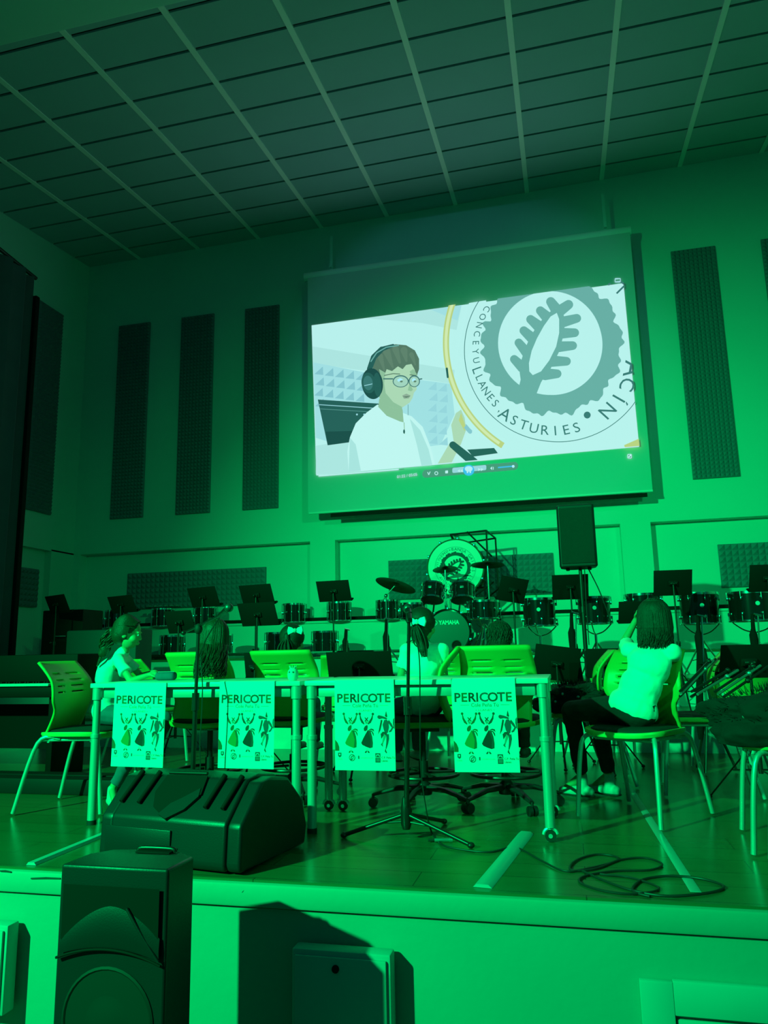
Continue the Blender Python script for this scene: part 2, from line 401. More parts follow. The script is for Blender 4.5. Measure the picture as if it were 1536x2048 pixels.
for x in (xl+.4, xr-.35):
    g = G(); g.box((x, SY+.08, zt_+.42), (.045, .03, .65)); g.box((x-.42, SY+.08, zt_+.42), (.03, .02, .5)) if False else None
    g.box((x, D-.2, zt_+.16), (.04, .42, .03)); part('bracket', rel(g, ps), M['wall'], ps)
# the projected picture, one mesh in layers a fraction of a millimetre apart
pic = G()
def Zp(x, y): return (600+x*.46875, 440+y*.46875)      # crop 1 coordinates to photo
def Z4(x, y): return (880+x*.27344, 560+y*.27344)
lay = [0]
def sp(p, k=None):
    v = at(p[0], p[1], SY); v.y = SY-.003-.0006*lay[0]; return v
def pp(pts, m, cv=Zp):                                 # polygon
    lay[0] += 1; P = [sp(cv(*p)) for p in pts]
    tri = tessellate_polygon([[Vector((p.x, p.z, 0)) for p in P]]); pic.add(P, tri, E_[m])
def pring(c, r0, r1, a0, a1, m, cv=Z4, n=60, ry=1.):
    lay[0] += 1; vs = []
    for i in range(n+1):
        a = math.radians(a0+(a1-a0)*i/n); f0 = r0(math.degrees(a)) if callable(r0) else r0; f1 = r1(math.degrees(a)) if callable(r1) else r1
        for r in (f0, f1): vs.append(sp(cv(c[0]+r*math.cos(a), c[1]-r*ry*math.sin(a))))
    pic.add(vs, [(2*i, 2*i+2, 2*i+3, 2*i+1) for i in range(n)], E_[m])
def pdisc(c, rx, ry, m, cv=Zp, rot=0, n=40):
    pp([(c[0]+rx*math.cos(t)*math.cos(rot)-ry*math.sin(t)*math.sin(rot), c[1]+rx*math.cos(t)*math.sin(rot)+ry*math.sin(t)*math.cos(rot)) for t in [2*math.pi*i/n for i in range(n)]], m, cv)
def pline(pts, wd, m, cv=Zp):
    lay[0] += 1
    P = [sp(cv(*p)) for p in pts]; pic_t = G()
    for a, b in zip(P, P[1:]):
        t = (b-a).normalized(); nn = Vector((-t.z, 0, t.x))*wd/2; pic.add([a-nn, b-nn, b+nn, a+nn], [(0, 1, 2, 3)], E_[m])
def pcaps(a, b, ra, rb, m, cv=Zp):
    a = Vector(a); b = Vector(b); t = (b-a).normalized(); ang = math.atan2(t.y, t.x); P = []
    for i in range(9): q = ang+math.pi/2+math.pi*i/8; P.append((a.x+ra*math.cos(q), a.y+ra*math.sin(q)))
    for i in range(9): q = ang-math.pi/2+math.pi*i/8; P.append((b.x+rb*math.cos(q), b.y+rb*math.sin(q)))
    pp(P, m, cv)
pp([(50, 450), (1380, 270), (1447, 968), (70, 1090)], 'white')
pp([(50, 450), (300, 416), (660, 560), (640, 640), (56, 520)], 'white')
pp([(280, 420), (600, 376), (690, 362), (668, 470), (520, 440)], 'wallup')
pp([(560, 384), (690, 362), (672, 430)], 'cyan')
pp([(54, 540), (660, 640), (655, 700), (57, 612)], 'wallup')
pp([(57, 608), (300, 655), (645, 700), (660, 830), (600, 960), (300, 1000), (68, 930)], 'cyan')
for r in range(7):
    for c in range(14):
        x = 62+c*44+(r % 2)*4; y = 620+r*46+c*6
        if 270 < x < 520 and r < 9: continue
        if y > 960 or (x < 330 and y > 770): continue
        if x > 600: continue
        pp([(x, y+38), (x+38, y+42), (x+36, y+6)], 'wallshade' if c < 6 else 'wallblue')
pp([(70, 965), (215, 940), (210, 1080), (70, 1088)], 'wallup')
pp([(78, 768), (345, 786), (338, 800), (215, 950), (120, 963)], 'teal'); pline([(84, 790), (330, 806)], .012, 'wallblue'); pline([(88, 808), (325, 822)], .006, 'emblem')
pp([(112, 905), (226, 902), (214, 950), (120, 963)], 'darkteal')
for x, y in ((245, 832), (276, 832), (262, 870)): pdisc((x, y), 4, 4, 'wallblue')
# the child's shirt, neck, face
pp([(332, 790), (285, 825), (240, 870), (215, 930), (204, 990), (210, 1078), (578, 1046), (560, 975), (525, 885), (478, 840), (440, 825)], 'shirt')
pp([(470, 850), (515, 900), (550, 980), (566, 1046), (520, 1050), (500, 960)], 'shirtshade')
pp([(215, 930), (240, 960), (262, 1072), (210, 1078)], 'shirtshade')
pp([(340, 765), (336, 800), (372, 838), (428, 862), (444, 866), (440, 815), (430, 780)], 'skinshade')
pline([(446, 866), (448, 915)], .012, 'skinshade'); pdisc((446, 905), 4, 9, 'teal')
pline([(463, 790), (463, 836)], .006, 'teal')
pp([(330, 640), (500, 610), (503, 668), (497, 700), (500, 726), (488, 740), (482, 762), (470, 782), (440, 802), (405, 808), (365, 792), (340, 760)], 'skin')
pp([(340, 760), (365, 792), (405, 808), (440, 802), (400, 780), (358, 730)], 'skinshade')
pp([(438, 752), (456, 744), (474, 752), (466, 764), (446, 766)], 'lip'); pp([(440, 757), (474, 754), (456, 761)], 'hair')
pp([(470, 700), (484, 728), (476, 734), (462, 730)], 'skinshade')
# hair
pp([(318, 660), (308, 610), (325, 570), (362, 545), (410, 534), (455, 538), (492, 560), (510, 596), (510, 640), (500, 668), (490, 640), (478, 618), (455, 622), (440, 640), (420, 628), (395, 648), (372, 640), (360, 672), (345, 690)], 'hair')
for a, b, w_, k_ in (((345, 585), (362, 645), 12, 3), ((372, 565), (398, 632), 16, 4), ((410, 556), (428, 612), 14, 5), ((446, 560), (456, 606), 15, 4), ((478, 578), (494, 622), 10, 3)): pcaps(a, b, w_, k_, 'hairlit')
pp([(340, 640), (352, 700), (350, 740), (372, 792), (405, 808), (372, 770), (362, 700), (366, 655)], 'skinshade'); pp([(486, 640), (500, 660), (498, 690), (484, 684), (470, 650)], 'skinshade')
pline([(470, 664), (498, 668)], .014, 'hair')
# glasses
for cx, cy, rx, ry in ((432, 692, 34, 26), (490, 692, 24, 25)):
    pdisc((cx, cy), rx, ry, 'glass'); pdisc((cx, cy+1), rx-4, ry-4, 'glasslens'); pp([(cx-rx*.45, cy-6), (cx-2, cy-14), (cx+rx*.3, cy-8), (cx+2, cy-2), (cx-rx*.3, cy+2)], 'bluelit'); pdisc((cx+3, cy+1), 6, 4, 'hairlit')
pline([(358, 682), (400, 682)], .02, 'glass'); pline([(464, 688), (470, 688)], .02, 'glass'); pline([(512, 684), (524, 682)], .02, 'glass')
pline([(362, 668), (400, 660), (430, 662)], .014, 'hair')
# headphones
pcaps((300, 640), (318, 590), 11, 12, 'teal'); pcaps((318, 590), (352, 556), 12, 11, 'teal'); pcaps((352, 556), (400, 540), 10, 6, 'teal'); pline([(305, 610), (330, 572), (372, 548), (425, 540)], .02, 'emblem')
pdisc((312, 703), 45, 66, 'darkteal', rot=-.12); pdisc((296, 700), 30, 44, 'teal', rot=-.12); pdisc((294, 700), 20, 31, 'line', rot=-.12); pdisc((334, 708), 16, 52, 'teal', rot=-.08)
pline([(278, 712), (312, 704)], .012, 'wallblue')
# drum in the picture
CC = (835, 520)
def clipx(p): return p
pring((930, 470), 860, 905, 158, 238, 'hoop', ry=1.0)
pring((930, 470), 872, 893, 160, 236, 'hoopin')
pp([(1345, 1215), (1460, 1165), (1464, 1222), (1350, 1232)], 'hoop', Z4)
pp([(215, 180), (340, 160), (340, 300), (190, 600), (130, 560)], 'white', Z4)
rl = lambda a: 654+15*min(1, max(0, (a-180)/85))+34*max(0, min(1, (a-265)/60))
pring(CC, lambda a: rl(a)-4, lambda a: rl(a)+1, 122, 334, 'line', n=90)
def jag(a):
    return 505+16*math.sin(math.radians(a)*13)+9*math.sin(math.radians(a)*29+1)+7*math.sin(math.radians(a)*47)+(26*max(0, math.sin(math.radians(a)*14)) if 160 < a % 360 < 225 else 0)-8*math.cos(math.radians(a))*0
pring((822, 485), 365, jag, 0, 360, 'emblem', n=260)
TREE_DARK = [(((545, 590), (606, 650)), 28, 34), (((578, 470), (650, 560)), 28, 34), (((615, 382), (690, 450)), 29, 36), (((664, 300), (740, 365)), 29, 38), (((735, 237), (800, 300)), 29, 38), (((811, 172), (862, 245)), 31, 38),
             (((940, 193), (868, 245)), 31, 36), (((1000, 293), (905, 318)), 29, 34), (((985, 398), (890, 402)), 29, 34), (((970, 492), (870, 500)), 29, 34), (((925, 606), (820, 605)), 29, 36), (((857, 697), (770, 700)), 29, 38)]
TREE_BODY = [(575, 808), (592, 740), (585, 690), (590, 620), (615, 540), (655, 440), (710, 350), (780, 265), (850, 215), (900, 240), (915, 330), (900, 430), (870, 540), (830, 620), (800, 680), (770, 710), (740, 760), (705, 848), (640, 890)]
LEAF = [(855, 254), (872, 300), (872, 400), (850, 500), (800, 600), (740, 680), (680, 707), (655, 680), (652, 620), (672, 530), (710, 440), (760, 350), (810, 280)]
pdisc((805, 472), 378, 378, 'white', Z4, n=70)
TREE_DARK = [(q_, ra*1.1, rb*1.15) for q_, ra, rb in TREE_DARK]
for (a, b), ra, rb in TREE_DARK: pcaps(a, b, ra, rb, 'emblem', Z4)
pp(TREE_BODY, 'emblem', Z4); pp(LEAF, 'white', Z4)
def ptext(txt, c, r, a0, a1, size, inward, m, big=()):
    for i, ch in enumerate(txt):
        if ch == ' ': continue
        a = math.radians(a0+(a1-a0)*i/max(1, len(txt)-1)); lay[0] += .02
        px, py = Z4(c[0]+r*math.cos(a), c[1]-r*math.sin(a)); ctr = at(px, py, SY); sz = size*(1.25 if i in big else 1)
        rotang = (a-math.pi/2) if not inward else (a+math.pi/2)
        vs, fs = glyphs(ch, sz, 'CENTER', .0)
        out = []
        for v in vs:
            x, y = v[0], v[1]-sz*.33
            out.append(Vector((ctr.x+x*math.cos(rotang)-y*math.sin(rotang), SY-.003-.0006*lay[0], ctr.z+x*math.sin(rotang)+y*math.cos(rotang))))
        pic.add(out, fs, E_[m])
lay[0] += 2
ptext('CONCEYU', CC, 572, 149, 188, .145, True, 'line'); ptext('LLANES,', CC, 580, 195, 228, .17, True, 'line', (0,)); ptext('ASTURIES', CC, 592, 233, 286, .215, True, 'line', (0,)); lay[0] += 1
ptext('ACÍN', CC, 590, 346, 311, .30, False, 'line', (0,)); ptext('IT', CC, 655, 50, 42, .28, False, 'line'); lay[0] += 1
pdisc((1076, 998), 25, 25, 'line', Z4)
# rods, hand, microphone
pcaps((55, 660), (62, 722), 8, 7, 'teal', Z4); pcaps((190, 1080), (225, 1120), 16, 14, 'wallshade', Z4)
pp([(640, 1060), (660, 960), (648, 880), (668, 830), (690, 815), (705, 850), (712, 900), (690, 960), (640, 1045), (560, 1050)], 'skin')
pp([(590, 1046), (640, 960), (660, 960), (668, 1000), (650, 1040)], 'skin'); pp([(690, 830), (712, 895), (704, 905), (680, 860)], 'hoop')
pp([(716, 985), (830, 978), (846, 1000), (740, 1015)], 'teal')
pcaps((655, 965), (745, 1040), 15, 19, 'teal')
pp([(712, 880), (738, 905), (722, 915), (702, 892)], 'wallshade')
pic_picture_faces = len(pic.f)
# trim the picture to its rectangle, then add the player's controls below it
q = [sp(Zp(*p)) for p in ((50, 450), (1380, 270), (1447, 968), (70, 1090))]
me = bpy.data.meshes.new('picture'); me.from_pydata([tuple(v) for v in pic.v], [], pic.f)
for x in pic.mats: me.materials.append(x)
me.polygons.foreach_set('material_index', pic.mi)
bm = bmesh.new(); bm.from_mesh(me); cen = (q[0]+q[1]+q[2]+q[3])/4
for a, b in zip(q, q[1:]+q[:1]):
    t = b-a; nn = Vector((-t.z, 0, t.x)).normalized()
    if (cen-a).dot(nn) > 0: nn = -nn
    bmesh.ops.bisect_plane(bm, geom=bm.verts[:]+bm.edges[:]+bm.faces[:], plane_co=(a.x, 0, a.z), plane_no=nn, clear_outer=True)
bmesh.ops.recalc_face_normals(bm, faces=bm.faces)
for f in bm.faces:
    if f.normal.y > 0: f.normal_flip()
for v in bm.verts: v.co -= Vector(ps.location)
bm.to_mesh(me); bm.free()
po = bpy.data.objects.new('projected_picture', me); COL.objects.link(po); po.parent = ps
po['label'] = 'bright picture of a child in headphones beside a drum with an emblem'
pic = G(); lay[0] = 0
def rrect(x0, y0, x1, y1, sl, r, m):
    P = []
    for cx, cy, a in ((x1-r, y0+r, -90), (x1-r, y1-r, 0), (x0+r, y1-r, 90), (x0+r, y0+r, 180)):
        for k in range(5): t = math.radians(a+22.5*k); P.append((cx+r*math.cos(t), cy+r*math.sin(t)+sl*(cx+r*math.cos(t)-x0)))
    pp(P, m)
SL = -.088
rrect(522, 1067, 930, 1101, SL, 16, 'bar')
rrect(650, 1058, 795, 1080, SL, 6, 'wallblue')
pdisc((720, 1068), 24, 23, 'blue'); pdisc((720, 1062), 17, 12, 'bluelit')
for x in (714, 726): pline([(x, 1057), (x+1, 1080)], .022, 'white')
for x in (672, 684): pp([(x, 1071), (x+10, 1064), (x+11, 1077)], 'white')
for x in (760, 772): pp([(x, 1059), (x+1, 1072), (x+11, 1064)], 'white')
rrect(620, 1070, 632, 1082, SL, 2, 'white'); pring_ = [(575, 1078)]
pdisc((582, 1081), 8, 8, 'white'); pdisc((582, 1081), 5, 5, 'bar')
pline([(545, 1076), (550, 1088), (556, 1074)], .012, 'white')
pp([(812, 1060), (820, 1052), (820, 1068)], 'white'); pline([(825, 1054), (825, 1066)], .01, 'white')
pline([(845, 1057), (912, 1051)], .02, 'blue'); pdisc((910, 1052), 6, 6, 'bluelit')
pline([(80, 1093), (422, 1065)], .02, 'white'); pline([(424, 1065), (445, 1063)], .008, 'bar')
rrect(1343, 250, 1368, 268, 0, 3, 'cyan'); pline([(1346, 260), (1365, 258)], .03, 'bar')
rrect(1397, 1000, 1415, 1018, 0, 3, 'white'); rrect(1400, 1003, 1412, 1015, 0, 2, 'bar'); pline([(1402, 1013), (1412, 1003)], .018, 'white')
lay[0] += 1; ctr = sp(Zp(458, 1092)); mt = T(ctr)@RY(-math.radians(-3))@RX(math.pi/2)
pic.text('01:22 / 05:05', T(ctr)@RY(math.radians(-3))@RX(math.pi/2)@T(0, -.02, 0), .062, E_['white'], bold=.01)
o = part('player_controls', rel(pic, ps), None, ps, label='playback bar with pause button and time', smooth=None)

# ================================================================ STAGE FRONT BOXES
def box_panel(x0, x1, z0, z1, d, lab, name='junction_box', cat='box', screws=False, m=None, mark=None):
    t = thing(name, lab, cat, ((x0+x1)/2, STAGE_Y-.02, (z0+z1)/2)); w_, h_ = x1-x0, z1-z0
    g = G(); g.box((0, -d/2, 0), (w_, d, h_), bev=.008); part('housing', g, M['board'], t)
    g = G(); g.box((0, -d-.006, -.004), (w_-.03, .012, h_-.03), bev=.004); part('cover', g, M['board'], t)
    if mark:
        g = G(); g.lathe([(.014, 0), (.014, .006), (.010, .009)], T(mark[0], -d-.012, mark[1])@RX(math.pi/2), 20); part('lock', g, M['matt'], t)
    return t
box_panel(-2.62, -2.36, -.55, -.205, .07, 'grey wall box on the stage front at the left edge of the picture')
box_panel(-1.10, -.715, -.80, -.208, .07, 'grey wall box with round lock on the stage front beside the tall speaker', mark=(-.015, .24))
d = thing('access_hatch', 'framed panel door low on the stage front at the lower right', 'hatch', (.5, STAGE_Y-.005, -.5))
g = G(); g.box((-.285, -.012, 0), (.11, .024, .5), bev=.004); g.box((.15, -.012, .2), (.76, .024, .11), bev=.004); part('frame', g, M['board'], d)
g = G(); g.box((.15, -.006, -.07), (.75, .012, .40), bev=.003); part('panel', g, M['board'], d)

# ================================================================ CHAIRS
def back_grid(W0, W1, H, z0):
    """bent plate with two columns of thin slots, as one surface"""
    g = G(); us = [i/18*2-1 for i in range(19)]
    vs_ = sorted(set([round(j/20, 4) for j in range(21)]+[round(v+d, 4) for v in (.82, .735, .65, .565) for d in (0, .018)])); vs_ = [v for v in vs_ if not any(abs(v-q) < .012 and v != q and v != round(q+.018, 4) for q in (.82, .735, .65, .565))]
    def prof(v): return -.20+.075*math.sin(v*math.pi*.95)-.10*max(0, v-.72)**1.2*2.2-.02*v
    def width(v): return W0+(W1-W0)*(1/(1+math.exp(-(v-.40)*30)))-.045*max(0, v-.5)/.5
    idx = {}
    for j, v in enumerate(vs_):
        for i, u in enumerate(us):
            idx[i, j] = len(g.v); g.v.append((u*width(v)/2, prof(v)+.035*u*u, z0+v*H))
    for j in range(len(vs_)-1):
        sl = any(abs(vs_[j]-q) < 1e-3 for q in (.82, .735, .65, .565))
        for i in range(18):
            if sl and (3 <= i <= 7 or 11 <= i <= 14): continue
            g.f.append((idx[i, j], idx[i+1, j], idx[i+1, j+1], idx[i, j+1])); g.mi.append(0)
    return g
def solid(o, th):
    md = o.modifiers.new('thick', 'SOLIDIFY'); md.thickness = th; md.offset = 0
    return o
def seat_shell(g, w_, d_, z):
    n = 20
    pts = []
    for i in range(36):
        a = 2*math.pi*i/36; c, s_ = math.cos(a), math.sin(a); e = 3.2
        pts.append((w_/2*math.copysign(abs(c)**(2/e), c), d_/2*math.copysign(abs(s_)**(2/e), s_)))
    prof = [(.80, -.030), (.97, -.020), (1.0, -.004), (.99, .006), (.9, .004)]
    vs = []
    for s_, dz in prof:
        for x, y in pts: vs.append((x*s_, y*s_, z+dz+(.014*(abs(x)/(w_/2))**2)))
    N = 36; fs = [(k*N+i, k*N+(i+1) % N, (k+1)*N+(i+1) % N, (k+1)*N+i) for k in range(len(prof)-1) for i in range(N)]
    fs += [tuple(range(N))[::-1], tuple((len(prof)-1)*N+i for i in range(N))]
    return g.add(vs, fs)
def pad(g, w_, d_, z, h=.022):
    pts = []
    for i in range(32):
        a = 2*math.pi*i/32; c, s_ = math.cos(a), math.sin(a); e = 3.0
        pts.append((w_/2*math.copysign(abs(c)**(2/e), c), d_/2*math.copysign(abs(s_)**(2/e), s_)))
    vs = []
    for s_, dz in ((1, 0), (1, h*.6), (.93, h), (.5, h*1.25)):
        for x, y in pts: vs.append((x*s_, y*s_, z+dz))
    N = 32; fs = [(k*N+i, k*N+(i+1) % N, (k+1)*N+(i+1) % N, (k+1)*N+i) for k in range(3) for i in range(N)]
    fs += [tuple(range(N))[::-1], tuple(3*N+i for i in range(N))]
    return g.add(vs, fs)
CHL = 'pale yellow shell chair with slotted back and steel legs'
def make_chair(lab, loc, rz, group='four-legged shell chairs on the stage'):
    t = thing('stacking_chair', lab, 'chair', loc, rz, group)
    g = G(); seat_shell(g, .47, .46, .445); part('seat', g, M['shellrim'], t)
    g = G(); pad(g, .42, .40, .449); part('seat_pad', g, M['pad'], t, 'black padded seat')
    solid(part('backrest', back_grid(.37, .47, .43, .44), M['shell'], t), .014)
    for s in (-1, 1):
        g = G(); g.tube(bez([(s*.17, .12, .425), (s*.215, .19, .38), (s*.235, .235, 0.012)], 6), .0125, 10); part('leg', g, M['alu'], t)
        g = G(); g.tube(bez([(s*.19, -.06, .425), (s*.215, -.19, .40), (s*.245, -.30, 0.012)], 6), .0125, 10)
        part('leg', g, M['alu'], t)
    g = G()
    for s in (-1, 1): g.tube([(s*.17, .14, .418), (s*.19, -.19, .418)], .011, 8)
    g.tube([(-.17, .12, .41), (.17, .12, .41)], .010); g.tube([(-.19, -.14, .41), (.19, -.14, .41)], .010); part('frame', g, M['alu'], t)
    return t
# chair heading: local +y (front) rotated by rz
ch0 = make_chair('four-legged shell chair under the ponytailed girl at the left table end', (-2.93, 4.22, 0), math.radians(-84))
def chair(x, y, heading, lab, z=0.): return dup(ch0, (x, y, z), math.radians(heading-90), lab)
chR = chair(.31, 4.40, 236, 'four-legged shell chair that the long-haired child in black trousers sits on')
chair(.96, 3.88, 174, 'four-legged shell chair heaped with black coats behind the nearest right-edge chair')
chair(.98, 3.36, 178, 'four-legged shell chair nearest the camera, cut by the right edge')
up = [(at(1163, 1400, 5.5), 182, 'empty shell chair seen edge-on right of the table between two low music stands'),
      (at(1392, 1400, 5.2), 176, 'shell chair seen edge-on behind the tall black hanging bag'),
      (at(1470, 1400, 6.1), 120, 'shell chair leaning bright under the large dark desk at the right edge'),
      (at(930, 1400, 6.3), 80, 'shell chair standing upstage behind the right table poster'),
      (at(700, 1400, 6.2), 100, 'shell chair standing upstage behind the middle of the tables'),
      (at(300, 1400, 6.0), 60, 'shell chair standing upstage behind the ponytailed girl'),
      (at(1230, 1400, 6.4), 110, 'shell chair farthest upstage behind the right table corner')]
for p, h, lab in up: chair(p.x, p.y, h, lab)

def make_drafting(lab, x, y, heading, z=.475):
    t = thing('swivel_chair', lab, 'chair', (x, y, 0), math.radians(heading-90), 'swivel chairs behind the tables')
    g = G(); seat_shell(g, .47, .45, z); part('seat', g, M['shell'], t)
    g = G(); pad(g, .44, .42, z+.003, .03); part('seat_pad', g, M['pad'], t, 'black padded seat')
    solid(part('backrest', back_grid(.37, .455, .44, z-.005), M['shell'], t), .016)
    g = G(); g.cyl((0, 0, .10), (0, 0, .26), .028); g.cyl((0, 0, .26), (0, 0, z-.03), .018); g.box((0, 0, z-.035), (.2, .2, .02), bev=.005); part('gas_column', g, M['black'], t)
    g = G(); N = 32
    g.tube([(.205*math.cos(2*math.pi*i/N), .205*math.sin(2*math.pi*i/N), .185) for i in range(N+1)], .010, 8, cap=False)
    for k in range(4): a = k*math.pi/2+.4; g.tube([(.03*math.cos(a), .03*math.sin(a), .19), (.205*math.cos(a), .205*math.sin(a), .185)], .008, 8)
    part('foot_ring', g, M['blacksteel'], t)
    g = G(); g.lathe([(.045, .07), (.05, .09), (.04, .13), (.03, .14)], None, 20)
    for k in range(5):
        a = 2*math.pi*k/5+.3; c, s = math.cos(a), math.sin(a)
        g.tube([(.02*c, .02*s, .11), (.16*c, .16*s, .105), (.30*c, .30*s, .07)], [.028, .022, .014], 8, flat=.7)
    part('star_base', g, M['black'], t)
    for k in range(5):
        a = 2*math.pi*k/5+.3; c, s = math.cos(a), math.sin(a); g = G(); x0, y0 = .30*c, .30*s
        tx, ty = -s, c
        for e in (-1, 1): g.cyl((x0+c*.0+tx*e*.006, y0+ty*e*.006, .028), (x0+tx*e*.024, y0+ty*e*.024, .028), .027, n=18)
        g.cyl((x0, y0, .03), (x0, y0, .075), .008); part('castor', g, M['black'], t)
    return t
sw0 = make_drafting('swivel chair of the child with long wavy hair, behind the boom microphone', at(422, 1400, 4.55).x, 4.55, 88)
def swivel(x, y, h, lab): return dup(sw0, (x, y, 0), math.radians(h-90), lab)
swivel(at(588, 1400, 4.72).x, 4.72, 86, 'swivel chair with its slotted back behind the small pale ornament')
swivel(at(893, 1400, 4.52).x-.15, 4.52, 190, 'swivel chair turned sideways under the girl with the white bow')
swivel(at(1005, 1400, 4.60).x, 4.60, 86, 'swivel chair with its slotted back in front of the short-haired child')

# ================================================================ TABLES, POSTERS
def make_table(lab, x):
    W, Dp, H = 1.24, .60, .75
    t = thing('folding_table', lab, 'table', (x, 4.08, 0), 0, 'white tables end to end')
    g = G(); g.box((0, 0, H-.0125), (W, Dp, .025), bev=.004); part('tabletop', g, M['tabletop'], t)
    g = G()
    for s in (-1, 1): g.box((0, s*(Dp/2-.045), H-.055), (W-.13, .025, .055), bev=.004)
    for s in (-1, 1): g.box((s*(W/2-.06), 0, H-.055), (.025, Dp-.1, .055), bev=.004)
    g.box((0, 0, H-.055), (.05, Dp-.1, .05)); part('apron', g, M['alu'], t)
    for sx in (-1, 1):
        for sy in (-1, 1):
            cast = (sx, sy) in ((1, -1), (-1, 1), (1, 1)); z0 = .065 if cast else .02
            cx, cy = sx*(W/2-.03), sy*(Dp/2-.03)
            g = G(); g.cyl((cx, cy, .42), (cx, cy, H-.025), .0205, n=20); g.cyl((cx, cy, z0), (cx, cy, .46), .0235, n=20); g.cyl((cx, cy, .455), (cx, cy, .475), .027, n=20)
            g.cyl((cx, cy, H-.09), (cx, cy, H-.026), .027, n=20)
            L = part('leg', g, M['alu'], t)
            g = G()
            if cast:
                g.cyl((cx, cy-.010, .027), (cx, cy+.010, .027), .026, n=28, m=M['rubber']); g.cyl((cx, cy-.0125, .027), (cx, cy+.0125, .027), .010, n=16, m=M['alu'])
                g.tube([(cx+.032*math.cos(k*.26+.2), cy, .029+.032*math.sin(k*.26+.2)) for k in range(12)], .0085, 8, m=M['alu'])
                g.cyl((cx, cy, .055), (cx, cy, z0+.012), .011, m=M['alu']); part('castor', g, None, L, 'dark wheel under a grey hood')
            else:
                g.cyl((cx, cy, 0.0), (cx, cy, .024), .025, n=20); part('foot_cap', g, M['rubber'], L, 'black rubber foot')
    return t
TBL = make_table('left one of the two white tables, with a girl at its far left end', -2.0)
dup(TBL, (-.735, 4.08, 0), 0, 'right one of the two white tables, behind the straight microphone stand')

